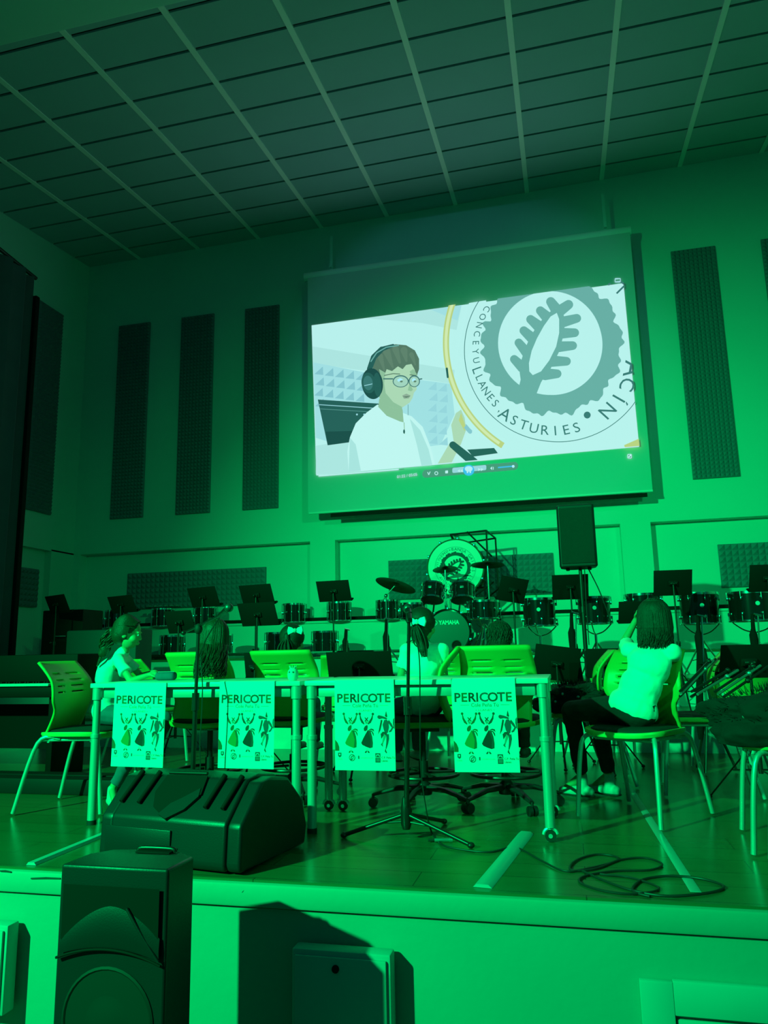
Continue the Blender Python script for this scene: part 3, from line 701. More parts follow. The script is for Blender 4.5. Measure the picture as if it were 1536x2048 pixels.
def circ(cx, cy, r, n=16, ry=None): return [(cx+r*math.cos(2*math.pi*i/n), cy+(ry or r)*math.sin(2*math.pi*i/n)) for i in range(n)]
def thick(pts, wds):                                   # ribbon outline along a path
    P = [Vector((p[0], p[1])) for p in pts]; L = []; R_ = []
    for i, p in enumerate(P):
        t = (P[min(i+1, len(P)-1)]-P[max(i-1, 0)]).normalized(); nn = Vector((-t.y, t.x))*wds[i]/2; L.append(tuple(p+nn)); R_.append(tuple(p-nn))
    return L+R_[::-1]
def poster_mesh():
    g = G(); W, H = .312, .440
    # sheet hanging with a fold over the table edge; x 0..W, y up 0..H
    n = 16; vs = []
    for i in range(n+1):
        y = H*i/n; b = .006*math.sin(i/n*math.pi)
        for x in (0, W/2, W): vs.append((x, y, 0))
    top = len(vs)
    for x in (0, W/2, W): vs.append((x, H+.003, -.008))
    for x in (0, W/2, W): vs.append((x, H+.003, -.06))
    fs = []
    for i in range(n+2):
        for k in range(2): a = i*3+k; fs.append((a, a+1, a+4, a+3))
    g.add(vs, fs, M['paper'])
    def up(u, v): return (u*W, (1-v)*H)
    lz = [.0002]
    def A(loop, m):
        lz[0] += .000012; g.flat([(p[0], p[1]) for p in [up(*q) for q in loop]], T(0, 0, lz[0]+0.0), m)
    def bulge(u, v): return 0
    def txt(s, u, v, size, m, align='CENTER', bold=0., sx=1.):
        lz[0] += .000012; x, y = up(u, v); g.text(s, T(x, y, lz[0]), size, m, align, bold, sx)
    for i, ch in enumerate('PERICOTE'):
        u = (.085, .195, .315, .402, .505, .645, .775, .89)[i]; txt(ch, u, .248, .060, (M['ink'], M['inkdgreen'], M['inkred'], M['ink'], M['inkteal'], M['ink'], M['ink'], M['inkdgreen'])[i], bold=.026, sx=1.06)
    txt('Cole Peña Tú', .515, .305, .0245, M['inkteal'], bold=.008)
    txt('• LLANES •', .515, .352, .0135, M['inkteal'], sx=1.5)
    for a, b in ((.13, .27), (.76, .90)): A([(a, .284), (b, .284), (b, .288), (a, .288)], M['inkteal'])
    for ox, sk, top_ in ((0, 'inkgreen', 'inkdgreen'), (.27, 'inkred', 'ink')):
        arm = M[top_]
        A(thick([(.155+ox, .385), (.165+ox, .43), (.19+ox, .465), (.225+ox, .492)], [.012, .028, .034, .014]), arm)
        A(thick([(.37+ox, .385), (.355+ox, .43), (.325+ox, .465), (.285+ox, .492)], [.012, .028, .034, .014]), arm)
        A(circ(.152+ox, .378, .021, 14, .015), arm); A(circ(.372+ox, .380, .021, 14, .015), arm)
        A(thick([(.235+ox, .418), (.265+ox, .442), (.295+ox, .462)], [.012, .016, .012]), arm); A(thick([(.29+ox, .418), (.262+ox, .442), (.235+ox, .462)], [.012, .016, .012]), arm)
        A(circ(.262+ox, .474, .022, 14, .016), M['inkgrey'])
        A([(.235+ox, .515), (.275+ox, .500), (.285+ox, .52), (.275+ox, .555), (.245+ox, .572), (.218+ox, .565), (.215+ox, .54)], arm)
        A([(.285+ox, .555), (.33+ox, .572), (.355+ox, .63), (.365+ox, .70), (.36+ox, .748), (.315+ox, .757), (.25+ox, .742), (.19+ox, .722), (.17+ox, .70), (.20+ox, .655), (.245+ox, .60)], M[sk])
        A([(.285+ox, .555), (.33+ox, .66), (.315+ox, .757), (.36+ox, .748), (.365+ox, .70), (.355+ox, .63), (.33+ox, .572)], M['inkdgreen'] if ox == 0 else M['ink'])
        for p in ([(.30, .556), (.34, .548), (.375, .556), (.385, .575)], [(.31, .562), (.35, .572), (.372, .60), (.378, .622)]):
            A(thick([(a+ox, b) for a, b in p], [.006, .016, .02, .006]), arm)
        for e in (-1, 1): A(thick([(.268+ox+e*.006, .785), (.268+ox+e*.018, .797), (.268+ox+e*.038, .806)], [.008, .022, .012]), arm); A(thick([(.268+ox+e*.010, .758), (.268+ox+e*.010, .785)], [.003, .003]), arm)
    # the third dancer
    te = M['inkteal']
    A([(.842, .405), (.862, .345), (.868, .36), (.882, .408), (.87, .418)], M['ink']); A([(.715, .405), (.74, .392), (.80, .402), (.86, .418), (.885, .43), (.86, .44), (.80, .43), (.745, .437), (.72, .425)], te)
    A([(.775, .44), (.80, .45), (.785, .50), (.762, .56), (.722, .605), (.745, .53)], M['ink']); A([(.83, .445), (.87, .44), (.90, .47), (.905, .53), (.885, .585), (.85, .60), (.82, .56), (.80, .50)], te)
    A(thick([(.895, .455), (.94, .50), (.965, .53), (.935, .565), (.905, .575)], [.03, .034, .03, .024, .016]), te)
    A([(.765, .60), (.80, .575), (.845, .575), (.875, .60), (.865, .62), (.82, .61), (.79, .64), (.775, .655)], M['ink'])
    A(thick([(.84, .61), (.82, .65), (.80, .69), (.79, .72)], [.045, .035, .022, .014]), M['inkgrey']); A(thick([(.79, .70), (.775, .715), (.80, .735)], [.014, .02, .01]), te)
    A([(.86, .605), (.90, .60), (.905, .65), (.885, .71), (.855, .765), (.842, .76), (.855, .69)], te); A(thick([(.845, .765), (.838, .785), (.86, .808)], [.012, .024, .014]), M['ink'])
    A([(0.002, .665), (.045, .70), (.07, .745), (.07, .788), (0.002, .788)], M['inkdgreen']); A([(.995, .42), (.975, .44), (.97, .48), (.98, .53), (.995, .55)], te)
    # logo row
    A([(.05, .808), (.105, .808), (.105, .845), (.078, .862), (.05, .845)], te); A(circ(.078, .828, .012, 10, .009), M['paper']); txt('LLANES', .08, .885, .008, M['inkgrey'])
    A(circ(.285, .862, .052, 22, .038), te); A(circ(.285, .862, .040, 20, .029), M['paper']); A([(.255, .885), (.265, .85), (.305, .835), (.315, .85), (.30, .88), (.275, .89)], te); A([(.272, .878), (.282, .856), (.302, .846), (.295, .868)], M['paper'])
    A([(.385, .84), (.405, .84), (.405, .875), (.385, .875)], te); txt('AYUNTAMIENTO DE LLANES', .53, .868, .0062, M['inkgrey'], sx=.8)
    A([(.67, .81), (.755, .81), (.755, .855), (.67, .855)], te); A([(.67, .860), (.755, .860), (.755, .912), (.67, .912)], te); A(thick([(.682, .848), (.695, .828), (.73, .828), (.743, .848)], [.008]*4), M['paper'])
    for k in range(3): A([(.69+.02*k, .868), (.70+.02*k, .868), (.70+.02*k, .90), (.69+.02*k, .90)], M['inkgrey'])
    txt('C.P. Peña Tú', .772, .868, .0138, M['ink'], 'LEFT', .005, .95); txt('Llanes', .772, .902, .0138, M['ink'], 'LEFT', .005, .95)
    return g
pm = None
for px, w_, lab, rr in ((222, 0, 'poster of dancers under the word PERICOTE at the far left of the tables', .02),
                    (436, 0, 'poster of dancers between the boom microphone and the paired table legs', .008),
                    (671, 0, 'poster of dancers left of the straight microphone stand', -.002),
                    (910, 0, 'poster of dancers at the right end of the tables, crossed by the stand shadow', -.014)):
    p = at(px, 1536, 3.775)
    if pm is None:
        pm = part('poster', poster_mesh(), None, smooth=None); o = pm
        tag(o, lab, 'poster', 'posters hung from the front of the tables')
    else: o = dup(pm, label=lab)
    o.location = (p.x, 3.772, .754-.443); o.rotation_euler = (math.pi/2, rr*.6, 0)
# small ornament on the table
p = at(610, 1357, 4.05)
t = thing('ornament', 'small pale round owl-like ornament on the table between the two middle posters', 'ornament', (p.x, 3.86, .7505))
g = G(); g.lathe([(.018, 0), (.027, .012), (.030, .032), (.026, .052), (.016, .064), (.004, .068)], None, 24); part('body', g, M['cream'], t)
g = G()
for k in range(9):
    a = k*2*math.pi/9; g.tube([(.012*math.cos(a), .012*math.sin(a), .060), (.02*math.cos(a), .02*math.sin(a), .078)], [.005, .0015], 6)
part('tuft', g, M['cream'], t)
g = G()
for e in (-1, 1): g.ell((e*.010, -.026, .044), (.0045, .003, .0045), None, 10)
part('eyes', g, M['ink'], t, 'two dark eyes')
# ================================================================ MUSIC STANDS
def make_stand(lab, w_=.50, h_=.33, tilt=22, hz=1.18, roll=0., base=0.):
    """desk back towards -y; origin on the ground under the pole; hz = height of the desk centre"""
    t = thing('music_stand', lab, 'music stand', group='black music stands')
    R_ = Matrix.Rotation(math.radians(roll), 4, 'Y') @ Matrix.Rotation(math.radians(tilt), 4, 'X')
    g = G(); g.box((0, 0, 0), (w_, .004, h_), bev=.0015); g.box((0, .025, -h_/2), (w_, .05, .004)); g.box((0, .05, -h_/2+.008), (w_, .004, .018))
    for s in (-1, 1): g.box((s*(w_/2+.003), .03, -h_/2+.012), (.012, .03, .012), bev=.002)
    g.v = [tuple(T(0, 0, hz) @ (R_ @ Vector(v))) for v in g.v]; part('desk', g, M['matt'], t)
    g = G(); g.cyl((-.03, -.02, 0), (.03, -.02, 0), .014, n=12); g.box((0, -.012, 0), (.09, .018, .045), bev=.004); g.cyl((0, -.02, 0), (0, -.05, .008), .010, n=10); g.ell((0, -.055, .01), (.012, .012, .012), None, 10)
    g.v = [tuple(T(0, 0, hz) @ (R_ @ Vector(v))) for v in g.v]; part('desk_clamp', g, M['blacksteel'], t)
    g = G(); mid = max(.35, hz*.52); g.cyl((0, -.015, mid-.1), (0, -.015, hz), .0085, n=12); g.cyl((0, -.015, .16), (0, -.015, mid), .0135, n=12); g.cyl((0, -.015, mid-.03), (0, -.015, mid+.015), .020, n=12)
    g.cyl((0, -.015, mid), (0, -.055, mid), .007, n=8); g.ell((0, -.06, mid), (.011, .016, .016), None, 10); part('pole', g, M['blacksteel'], t)
    for k in range(3):
        a = 2*math.pi*k/3+.5; c, s = math.cos(a), math.sin(a); g = G()
        g.tube([(.015*c, .015*s-.015, .34), (.29*c, .29*s-.015, .012)], .008, 8, flat=.6); g.tube([(.012*c, .012*s-.015, .18), (.15*c, .15*s-.015, .17)], .005, 6); g.ell((.29*c, .29*s-.015, .013), (.015, .015, .013), None, 10)
        part('leg', g, M['blacksteel'], t)
    return t
DESKS = [ # photo span x0,x1,ytop,ybottom, depth, heading deg (0 = back to us), label, extra roll
 (80, 150, 1191, 1226, 8.4, -28, 'leftmost music stand, standing in front of the tall dark case', 0),
 (207, 281, 1192, 1225, 8.2, -24, 'second music stand from the left, over the ponytailed girl', 0),
 (370, 444, 1175, 1213, 8.0, -20, 'music stand in front of the left low foam panel, above the boom microphone', 0),
 (475, 552, 1170, 1209, 7.8, -14, 'taller of two music stands one above the other left of the drum row', 0),
 (472, 560, 1206, 1251, 7.0, -12, 'lower of two music stands one above the other left of the drum row', 0),
 (631, 704, 1162, 1202, 8.3, -6, 'music stand standing alone under the left lower corner of the screen', 0),
 (996, 1054, 1156, 1203, 7.2, 22, 'steeply turned music stand between the drum kit and the loudspeaker', 10),
 (1101, 1180, 1150, 1198, 8.6, 4, 'music stand right behind the pole of the loudspeaker', 0),
 (1233, 1318, 1203, 1246, 7.6, 8, 'low music stand just behind the hair of the child in black trousers', 0),
 (1303, 1388, 1141, 1190, 7.9, 5, 'tallest music stand right of the loudspeaker', 0),
 (1494, 1575, 1130, 1182, 7.6, 6, 'music stand cut by the right edge in front of the foam panel', 0),
 (327, 392, 1222, 1266, 6.4, -10, 'small dark music stand beside the boom microphone arm', 0),
 (490, 531, 1305, 1362, 5.3, 12, 'low music stand in shade left of the chair behind the ornament', 0),
 (650, 788, 1303, 1360, 5.6, 3, 'wide low music stand between the two middle posters', 0),
 (1064, 1162, 1292, 1361, 6.2, 6, 'low music stand just right of the right swivel chair', 8),
 (1170, 1240, 1297, 1356, 6.0, 4, 'low music stand left of the child in black trousers', 0),
 (1432, 1560, 1289, 1356, 4.9, 10, 'large low music stand at the right edge above the black coats', 0)]
for x0, x1, y0, y1, Y, hd, lab, rl in DESKS:
    c = at((x0+x1)/2, (y0+y1)/2, Y); a = at(x0, (y0+y1)/2, Y); b = at(x1, (y0+y1)/2, Y); tp = at((x0+x1)/2, y0, Y); bt = at((x0+x1)/2, y1, Y)
    wd = min(.62, (b.x-a.x)/max(.6, math.cos(math.radians(hd)))*.92); h = (tp.z-bt.z)/math.cos(math.radians(24)); base = tierz(Y)
    o = make_stand(lab, wd, h, 24, c.z-base, rl); o.location = (c.x, Y, base); o.rotation_euler = (0, 0, math.radians(hd))
# folded stands standing upright in black bags, between the drums
def upright_bag(x, Y, px0, py0, py1, lab, wd=.10):
    base = tierz(Y); tp = at(px0, py0, Y); t = thing('folded_stand', lab, 'folded stand', (tp.x, Y, base), random.uniform(-.4, .4), 'folded music stands')
    H = tp.z-base; g = G(); g.tube(bez([(0, 0, H), (-.01, 0, H*.86), (.0, 0, H*.68)], 4), [.014]*4+[.030]*4+[.036], 10)
    for e in (-1, 1): g.tube(bez([(e*.008, 0, H*.78), (e*.04, 0, H*.5), (e*.062, 0, .22)], 4), [.024]*4+[.026]*4+[.016], 8); part('cloth_bag', g, M['blackcloth'], t)
    g = G()
    for k in range(3): a = k*2.09+.4; g.tube([(0, 0, .45), (.16*math.cos(a), .16*math.sin(a), .01)], .010, 8)
    part('leg', g, M['blacksteel'], t)
    g = G(); g.tube([(.0, -.02, H*.5), (.03, -.03, H*.99)], .006, 8); g.tube([(.0, -.03, H*1.0), (.055, -.03, H*.985)], .007, 8); part('handle', g, M['chrome'], t)
for a in ((0, 7.2, 692, 1258, 1300, 'small folded black stand just right of the middle drums'), (0, 6.8, 773, 1236, 1320, 'folded black stand under the big tilted cymbal'), (0, 6.5, 1143, 1225, 1300, 'folded black stand beside the loudspeaker pole'),
          (0, 6.0, 1396, 1230, 1370, 'tall folded black stand right of the long-haired child in black trousers'), (0, 6.3, 1505, 1228, 1300, 'folded black stand in front of the drum at the right edge')): upright_bag(*a)

# ================================================================ DRUMS
def make_drum(name, lab, cat, group, R_=.18, H=.29, rods=10, shell='drumshell', head='drumhead', badge=False, chrome_rods=True, stand=None):
    t = thing(name, lab, cat, group=group)
    g = G(); g.lathe([(R_-.004, 0), (R_, .004), (R_, H-.004), (R_-.004, H)], None, 36); part('shell', g, M[shell], t)
    for z in (0, H):
        s = 1 if z else -1; g = G(); g.lathe([(R_+.004, z-.016), (R_+.010, z-.014), (R_+.010, z+.008*s+.004), (R_+.002, z+.010*s+.004), (R_-.002, z+.004)], None, 36, closed=True); part('hoop', g, M['chrome'], t)
    g = G(); g.lathe([(R_-.003, H+.001), (R_-.003, H+.004)], None, 36); g.lathe([(R_-.003, -.004), (R_-.003, -.001)], None, 36); part('drumhead', g, M[head], t)
    for k in range(rods):
        a = 2*math.pi*k/rods+.15; c, s = math.cos(a), math.sin(a); x, y = (R_+.018)*c, (R_+.018)*s
        g = G()
        if chrome_rods: g.cyl((x, y, -.01), (x, y, H+.01), .0055, n=8)
        else: g.cyl((x, y, -.01), (x, y, .05), .004, n=8); g.cyl((x, y, H-.05), (x, y, H+.01), .004, n=8)
        for z in ((H*.5,) if chrome_rods else (.06, H-.06)): g.box((x-.006*c, y-.006*s, z), (.022, .014, .05 if chrome_rods else .035), RZ(a).to_3x3(), .003)
        part('tension_rod', g, M['chrome'], t)
    if badge: g = G(); g.lathe([(.022, 0), (.022, .003)], T(0, -R_-.001, H*.58)@RX(math.pi/2), 20); part('badge', g, M['steel'], t)
    if stand:
        g = G(); hz = stand
        g.cyl((0, 0, -hz+.12), (0, 0, -.12), .015, n=14); g.cyl((0, 0, -hz*.6), (0, 0, -hz*.6+.05), .024, n=14)
        for k in range(3):
            a = k*2*math.pi/3+.3; c, s = math.cos(a), math.sin(a)
            g.tube(bez([(0, 0, -.13), (R_*.5*c, R_*.5*s, -.10), (R_*.96*c, R_*.96*s, -.03), ((R_+.02)*c, (R_+.02)*s, .01)], 4), .007, 8); g.ell(((R_+.02)*c, (R_+.02)*s, .006), (.016, .016, .02), None, 10)
        part('stand_post', g, M['chrome'], t)
        for k in range(3):
            a = k*2*math.pi/3+.3; c, s = math.cos(a), math.sin(a); g = G(); g.tube([(.012*c, .012*s, -hz+.38), (.26*c, .26*s, -hz+.012)], .010, 8); g.tube([(.012*c, .012*s, -hz+.2), (.14*c, .14*s, -hz+.17)], .006, 6); g.ell((.26*c, .26*s, -hz+.014), (.018, .018, .014), None, 10)
            part('stand_leg', g, M['chrome'], t)
    return t
# left: marching drums on the ledge of the back wall and on a low rack in front of it
LZ = 1.39
GR1 = 'drums along the back wall ledge'
base0 = make_drum('snare_drum', '', 'drum', GR1, .175, .27)
SN = [(166, 11.28, 'half-hidden drum beside the tall dark case at the left'), (232, 11.28, 'drum on the ledge behind the second music stand from the left'),
      (325, 11.28, 'drum on the ledge above and right of the ponytailed girl'), (410, 11.28, 'drum on the ledge behind the tip of the boom microphone'),
      (588, 11.28, 'drum on the ledge right of the stacked pair of music stands'), (678, 11.28, 'drum on the ledge below the lone music stand'), (776, 11.28, 'drum on the ledge below the big tilted cymbal')]
for i, (px, Y, lab) in enumerate(SN):
    o = base0 if i == 0 else dup(base0)
    p = at(px, 1240, Y); o.location = (p.x, D-.19-.10, LZ); o['label'] = lab; o.rotation_euler = (0, 0, i*.7)
rk = thing('drum_rack', 'low dark rack carrying drums below the back wall ledge', 'rack', (at(510, 1300, 10.5).x, 10.4, .84))
g = G(); g.box((0, 0, .06), (6.2, .45, .04), bev=.006)
for x in (-3.0, -1.5, 0, 1.5, 3.0): g.box((x, 0, .02), (.05, .4, .05))
part('shelf', g, M['blacksteel'], rk)
LOW = [(345, 'lower drum on the rack just right of the head of the ponytailed girl'), (440, 'lower drum on the rack behind the head of the child with long wavy hair'), (556, 'lower drum on the rack behind the head with the teal ribbon'),
       (650, 'lower drum on the rack in the middle, left of the folded stand'), (275, 'lower drum on the rack hidden behind the face of the ponytailed girl')]
for px, lab in LOW:
    o = dup(base0, label=lab, group='drums on the low rack'); p = at(px, 1285, 10.4); o.location = (p.x, 10.4, .921); o.rotation_euler = (0, 0, px*.1)
# tambourines/bells lying on top at the left
p = at(320, 1216, 11.2); t = thing('bell_bar', 'row of small round jingles lying over the drums at the left', 'percussion', (p.x, D-.29, LZ+.292))
g = G(); g.box((0, 0, .008), (.62, .06, .014), bev=.003); part('bar', g, M['blacksteel'], t)
for k in range(6): g = G(); g.lathe([(.004, 0), (.03, .006), (.034, .02), (.024, .034), (.004, .038)], T(-.25+.1*k, 0, .016), 16); part('jingle', g, M['steel'], t)
# right: dark toms on chromed stands
RT = [(1080, 1199, 1250, 9.0, .185, 'dark tom on a chrome stand between the steeply turned music stand and the loudspeaker'), (1190, 1196, 1246, 9.0, .18, 'dark tom just right of the loudspeaker pole'),
      (1290, 1190, 1240, 8.8, .19, 'dark drum mostly hidden behind the low music stand and dark hair'), (1401, 1188, 1246, 8.8, .20, 'dark tom right of the tallest music stand'), (1508, 1186, 1240, 8.6, .235, 'wide dark drum at the right edge')]
for px, y0, y1, Y, r, lab in RT:
    tp = at(px, y0, Y); bt = at(px, y1, Y); H = tp.z-bt.z; b = tierz(Y)
    o = make_drum('tom_drum', lab, 'drum', 'dark toms on chrome stands', r, H, 8, badge=True, chrome_rods=False, stand=bt.z-b, head='darkhead'); o.location = (bt.x, Y, bt.z); o.rotation_euler = (0, 0, 0)
# ---- drum kit
KY = 9.75; KZ = .84
kc = at(897, 1264, KY); kr = .285
kit = thing('bass_drum', 'black bass drum lying on its side with white lettering on its front head', 'drum', (kc.x, KY, kc.z))
A_ = RX(math.pi/2)
g = G(); g.lathe([(kr-.01, -.40), (kr, -.39), (kr, -.01), (kr-.01, 0)], A_, 48); part('shell', g, M['drumshell'], kit)
g = G(); g.lathe([(kr-.012, -.01), (kr+.014, -.02), (kr+.018, .010), (kr+.004, .022), (kr-.012, .018)], A_, 48, closed=True); part('hoop', g, M['drumshell'], kit)
g = G(); hole = circ(.105, -.175, .062, 24); g.flat([circ(0, 0, kr-.012, 48), hole], T(0, -.013, 0)@A_, M['darkhead']); g.flat(circ(.105, -.175, .062, 24), T(0, .03, 0)@A_, M['matt'])
g.lathe([(.060, 0), (.060, .004), (.070, .005), (.070, 0)], T(.105, -.0135, -.175)@A_, 24, M['blacksteel'], closed=True)
g.text('YAMAHA', T(.012, -.0135, .098)@A_, .074, M['drumhead'], bold=.035, sx=.86)
g.flat([circ(-.172, .122, .032, 24), circ(-.172, .122, .026, 24)], T(0, -.0135, 0)@A_, M['drumhead'])
for k in range(3):
    a = math.pi/2+2*math.pi*k/3; g.flat(thick([(-.172, .122), (-.172+.030*math.cos(a), .122+.030*math.sin(a))], [.004, .004]), T(0, -.0137, 0)@A_, M['drumhead'])
    g.flat(circ(-.172+.014*math.cos(a), .122+.014*math.sin(a), .006, 8), T(0, -.0137, 0)@A_, M['drumhead'])
part('front_head', g, None, kit, 'dark front head with white lettering and a round port', smooth=None)
for k in range(10):
    a = 2*math.pi*k/10+.3; c, s = math.cos(a), math.sin(a); g = G(); g.box(((kr+.012)*c, .08, (kr+.012)*s), (.02, .06, .016), bev=.003); g.cyl(((kr+.02)*c, -.03, (kr+.02)*s), ((kr+.02)*c, .07, (kr+.02)*s), .004, n=8); g.box(((kr+.016)*c, -.02, (kr+.016)*s), (.03, .014, .03), bev=.004); part('tension_rod', g, M['chrome'], kit)
for s in (-1, 1): g = G(); g.tube([(s*kr*.75, .1, -kr*.6), (s*(kr+.07), .02, -kc.z+KZ+.012)], .009, 8); part('spur', g, M['chrome'], kit)
for s in (-1, 1):   # rack toms mounted on the bass drum
    px = 862 if s < 0 else 923; tp = at(px, 1170, KY); L = Vector((tp.x-kc.x, 0, tp.z-kc.z)); r = .145; h = .20
    tm = thing('rack_tom', 'left small tom mounted above the bass drum' if s < 0 else 'right small tom mounted above the bass drum', 'drum', (tp.x, KY+.05, tp.z-.19), group='rack toms')
    Rt = RZ(s*.1)@RX(math.radians(-20))
    g = G(); g.lathe([(r-.004, -.0), (r, .004), (r, h-.004), (r-.004, h)], Rt, 36); part('shell', g, M['drumshell'], tm)
    for z in (0, h): g = G(); g.lathe([(r+.002, z-.01), (r+.010, z-.01), (r+.010, z+.012), (r+.001, z+.012)], Rt, 36, closed=True); part('hoop', g, M['chrome'], tm)
    g = G(); g.lathe([(r, -.003), (r, -.001)], Rt, 36); g.lathe([(r, h+.001), (r, h+.004)], Rt, 36); part('drumhead', g, M['darkhead'], tm)
    for k in range(6):
        a = 2*math.pi*k/6; g = G(); g.tube([Rt@Vector(((r+.014)*math.cos(a), (r+.014)*math.sin(a), 0)), Rt@Vector(((r+.014)*math.cos(a), (r+.014)*math.sin(a), h+.012))], .005, 8)
        for z in (.045, h-.045): g.box(Rt@Vector(((r+.01)*math.cos(a), (r+.01)*math.sin(a), z)), (.018, .018, .035), Rt.to_3x3()@RZ(a).to_3x3(), .003)
        part('tension_rod', g, M['chrome'], tm)
    g = G(); g.box(Rt@Vector((0, -r-.001, h*.62)), (.045, .004, .03), Rt.to_3x3(), .001); part('badge', g, M['steel'], tm)
    g = G(); g.tube([Rt@Vector((-s*r, 0, h*.5)), (-s*(abs(L.x)-.03), .02, .12), (-s*(abs(L.x)-.03), .02, -.14)], .012, 10); g.ell((-s*(abs(L.x)-.03), .02, .12), (.025, .025, .025), None, 12); part('mounting_arm', g, M['chrome'], tm)
def cymbal(px, py, Y, r, tilt, yawd, base, lab, boom=None, hh=False, foot=None):
    c = at(px, py, Y); fx = foot if foot is not None else c.x
    t = thing('cymbal_stand', lab, 'cymbal', (fx, Y, base), group='cymbals of the drum kit'); o = c-Vector((fx, Y, base))
    Rt = RZ(yawd)@RY(math.radians(tilt[0]))@RX(math.radians(tilt[1]))
    prof = [(.004, .032), (.03, .028), (.045, .012), (.06, .008), (r*.6, -.002), (r, -.022), (r, -.024), (r*.6, -.005), (.055, .005), (.03, .024), (.004, .028)]
    g = G(); g.lathe(prof, T(o)@Rt, 48, closed=False)
    if hh: g.lathe([(a, -b-.03) for a, b in prof], T(o)@Rt, 48)
    part('cymbal', g, M['brass'], t)
    g = G(); g.cyl((0, 0, .25), (0, 0, o.z*.55), .014, n=14); g.cyl((0, 0, o.z*.5), (0, 0, o.z-.14 if boom else o.z-.02), .010, n=14); g.cyl((0, 0, o.z*.53), (0, 0, o.z*.57), .022, n=14)
    e = (0, 0, o.z-.14 if boom else o.z-.03)
    if boom: g.tube([(-o.x*.6, 0, e[2]-.10), e, o+Rt@Vector((0, 0, -.01))], .007, 10); g.ell(e, (.024, .024, .024), None, 12)
    g.tube([o+Rt@Vector((0, 0, -.03)), o+Rt@Vector((0, 0, .07))], .005, 8); g.tube([o+Rt@Vector((0, 0, .036)), o+Rt@Vector((0, 0, .058))], .012, 10); g.tube([o+Rt@Vector((0, 0, -.03)), o+Rt@Vector((0, 0, -.008))], .014, 10); part('post', g, M['chrome'], t)
    for k in range(3): a = 2*math.pi*k/3+.2; g = G(); g.tube([(0, 0, .42), (.28*math.cos(a), .28*math.sin(a), .014)], .010, 8); g.tube([(0, 0, .22), (.15*math.cos(a), .15*math.sin(a), .2)], .006, 8); part('leg', g, M['chrome'], t)
    return t
cymbal(792, 1168, 9.0, .255, (15, -15), 0, .56, 'big cymbal tilted down to the right, left of the drum kit', boom=True, foot=at(772, 1200, 9.0).x)
cymbal(890, 1136, 10.32, .175, (-5, -9), 0, .84, 'small dark cymbal above the bass drum, against the emblem drum')
cymbal(975, 1127, 10.12, .225, (1, -6), 0, .84, 'cymbal right of the emblem drum on a chromed post')
for px, y0, y1, Y, r, lab in ((968, 1203, 1236, 9.7, .19, 'floor drum with chromed rim right of the small toms'), (826, 1208, 1236, 9.9, .17, 'snare drum half hidden behind the left side of the bass drum')):
    tp = at(px, y0, Y); bt = at(px, y1, Y); b = tierz(Y); o = make_drum('kit_drum', lab, 'drum', 'snare and floor drums of the kit', r, tp.z-bt.z, 8, stand=bt.z-b, chrome_rods=True); o.location = (bt.x, Y, bt.z)
# drum throne-like block and pedal hardware right of bass drum
# ---- concert bass drum with emblem on a frame
EY = 10.75; ec = at(911, 1135, EY); er = .405
eb = thing('concert_bass_drum', 'large upright drum with round band emblem hung in a black frame behind the kit', 'drum', (ec.x, EY, ec.z))
g = G(); g.lathe([(er-.01, -.36), (er, -.35), (er, -.01), (er-.01, 0)], A_, 56); part('shell', g, M['drumshell'], eb)
for y in (0, -.34): g = G(); g.lathe([(er-.006, y-.02), (er+.012, y-.02), (er+.014, y+.014), (er-.006, y+.016)], A_, 56, closed=True); part('hoop', g, M['inkdgreen'], eb)
g = G(); dk = M['inkteal']; zz = [-.0142]
def EF(loops, m): zz[0] -= .00004; g.flat(loops, T(0, zz[0], 0)@A_, m)
g.flat(circ(0, 0, er-.006, 60), T(0, -.014, 0)@A_, M['drumhead'])
R0 = er*.74; EF([circ(0, 0, R0, 64), circ(0, 0, R0-.004, 64)], dk)
Rin = er*.425
jo = []
for i in range(160):
    a = 2*math.pi*i/160; r_ = Rin*1.30*(1+.03*math.sin(a*13)+.02*math.sin(a*29+1)+.02*math.sin(a*47)); jo.append((r_*math.cos(a), r_*math.sin(a)))
EF([jo, circ(0, 0, Rin, 48)], dk)
def e2(p): # tree drawing, turned with the drum
    x, y = (p[0]-805)/378*Rin, -(p[1]-472)/378*Rin; a = math.radians(-30); return (x*math.cos(a)-y*math.sin(a), x*math.sin(a)+y*math.cos(a))
for (a, b), ra, rb in TREE_DARK:
    A2, B2 = Vector(e2(a)), Vector(e2(b)); ang = math.atan2((B2-A2).y, (B2-A2).x); k_ = Rin/378; P = []
    for i in range(7): q_ = ang+math.pi/2+math.pi*i/6; P.append((A2.x+ra*k_*math.cos(q_), A2.y+ra*k_*math.sin(q_)))
    for i in range(7): q_ = ang-math.pi/2+math.pi*i/6; P.append((B2.x+rb*k_*math.cos(q_), B2.y+rb*k_*math.sin(q_)))
    EF(P, dk)
EF([e2(p) for p in TREE_BODY], dk); EF([e2(p) for p in LEAF], M['drumhead'])
def etext(txt, r, a0, a1, size, inward):
    for i, ch in enumerate(txt):
        if ch == ' ': continue
        a = math.radians(a0+(a1-a0)*i/(len(txt)-1)); rot = a-math.pi/2 if not inward else a+math.pi/2
        g.text(ch, T(0, -.0144, 0)@A_@T(r*math.cos(a), r*math.sin(a), 0)@RZ(rot)@T(0, -size*.33, 0), size, dk)
etext('BANDA GAITES LLACÍN', er*.655, 97, -83, .062, False); etext('CONCEYU LLANES, ASTURIES', er*.655, 115, 256, .046, True)
for a in (106, 267): a = math.radians(a); EF(circ(er*.655*math.cos(a), er*.655*math.sin(a), .008, 12), dk)
part('emblem_head', g, None, eb, 'white head with leaf emblem and circular lettering', smooth=None)
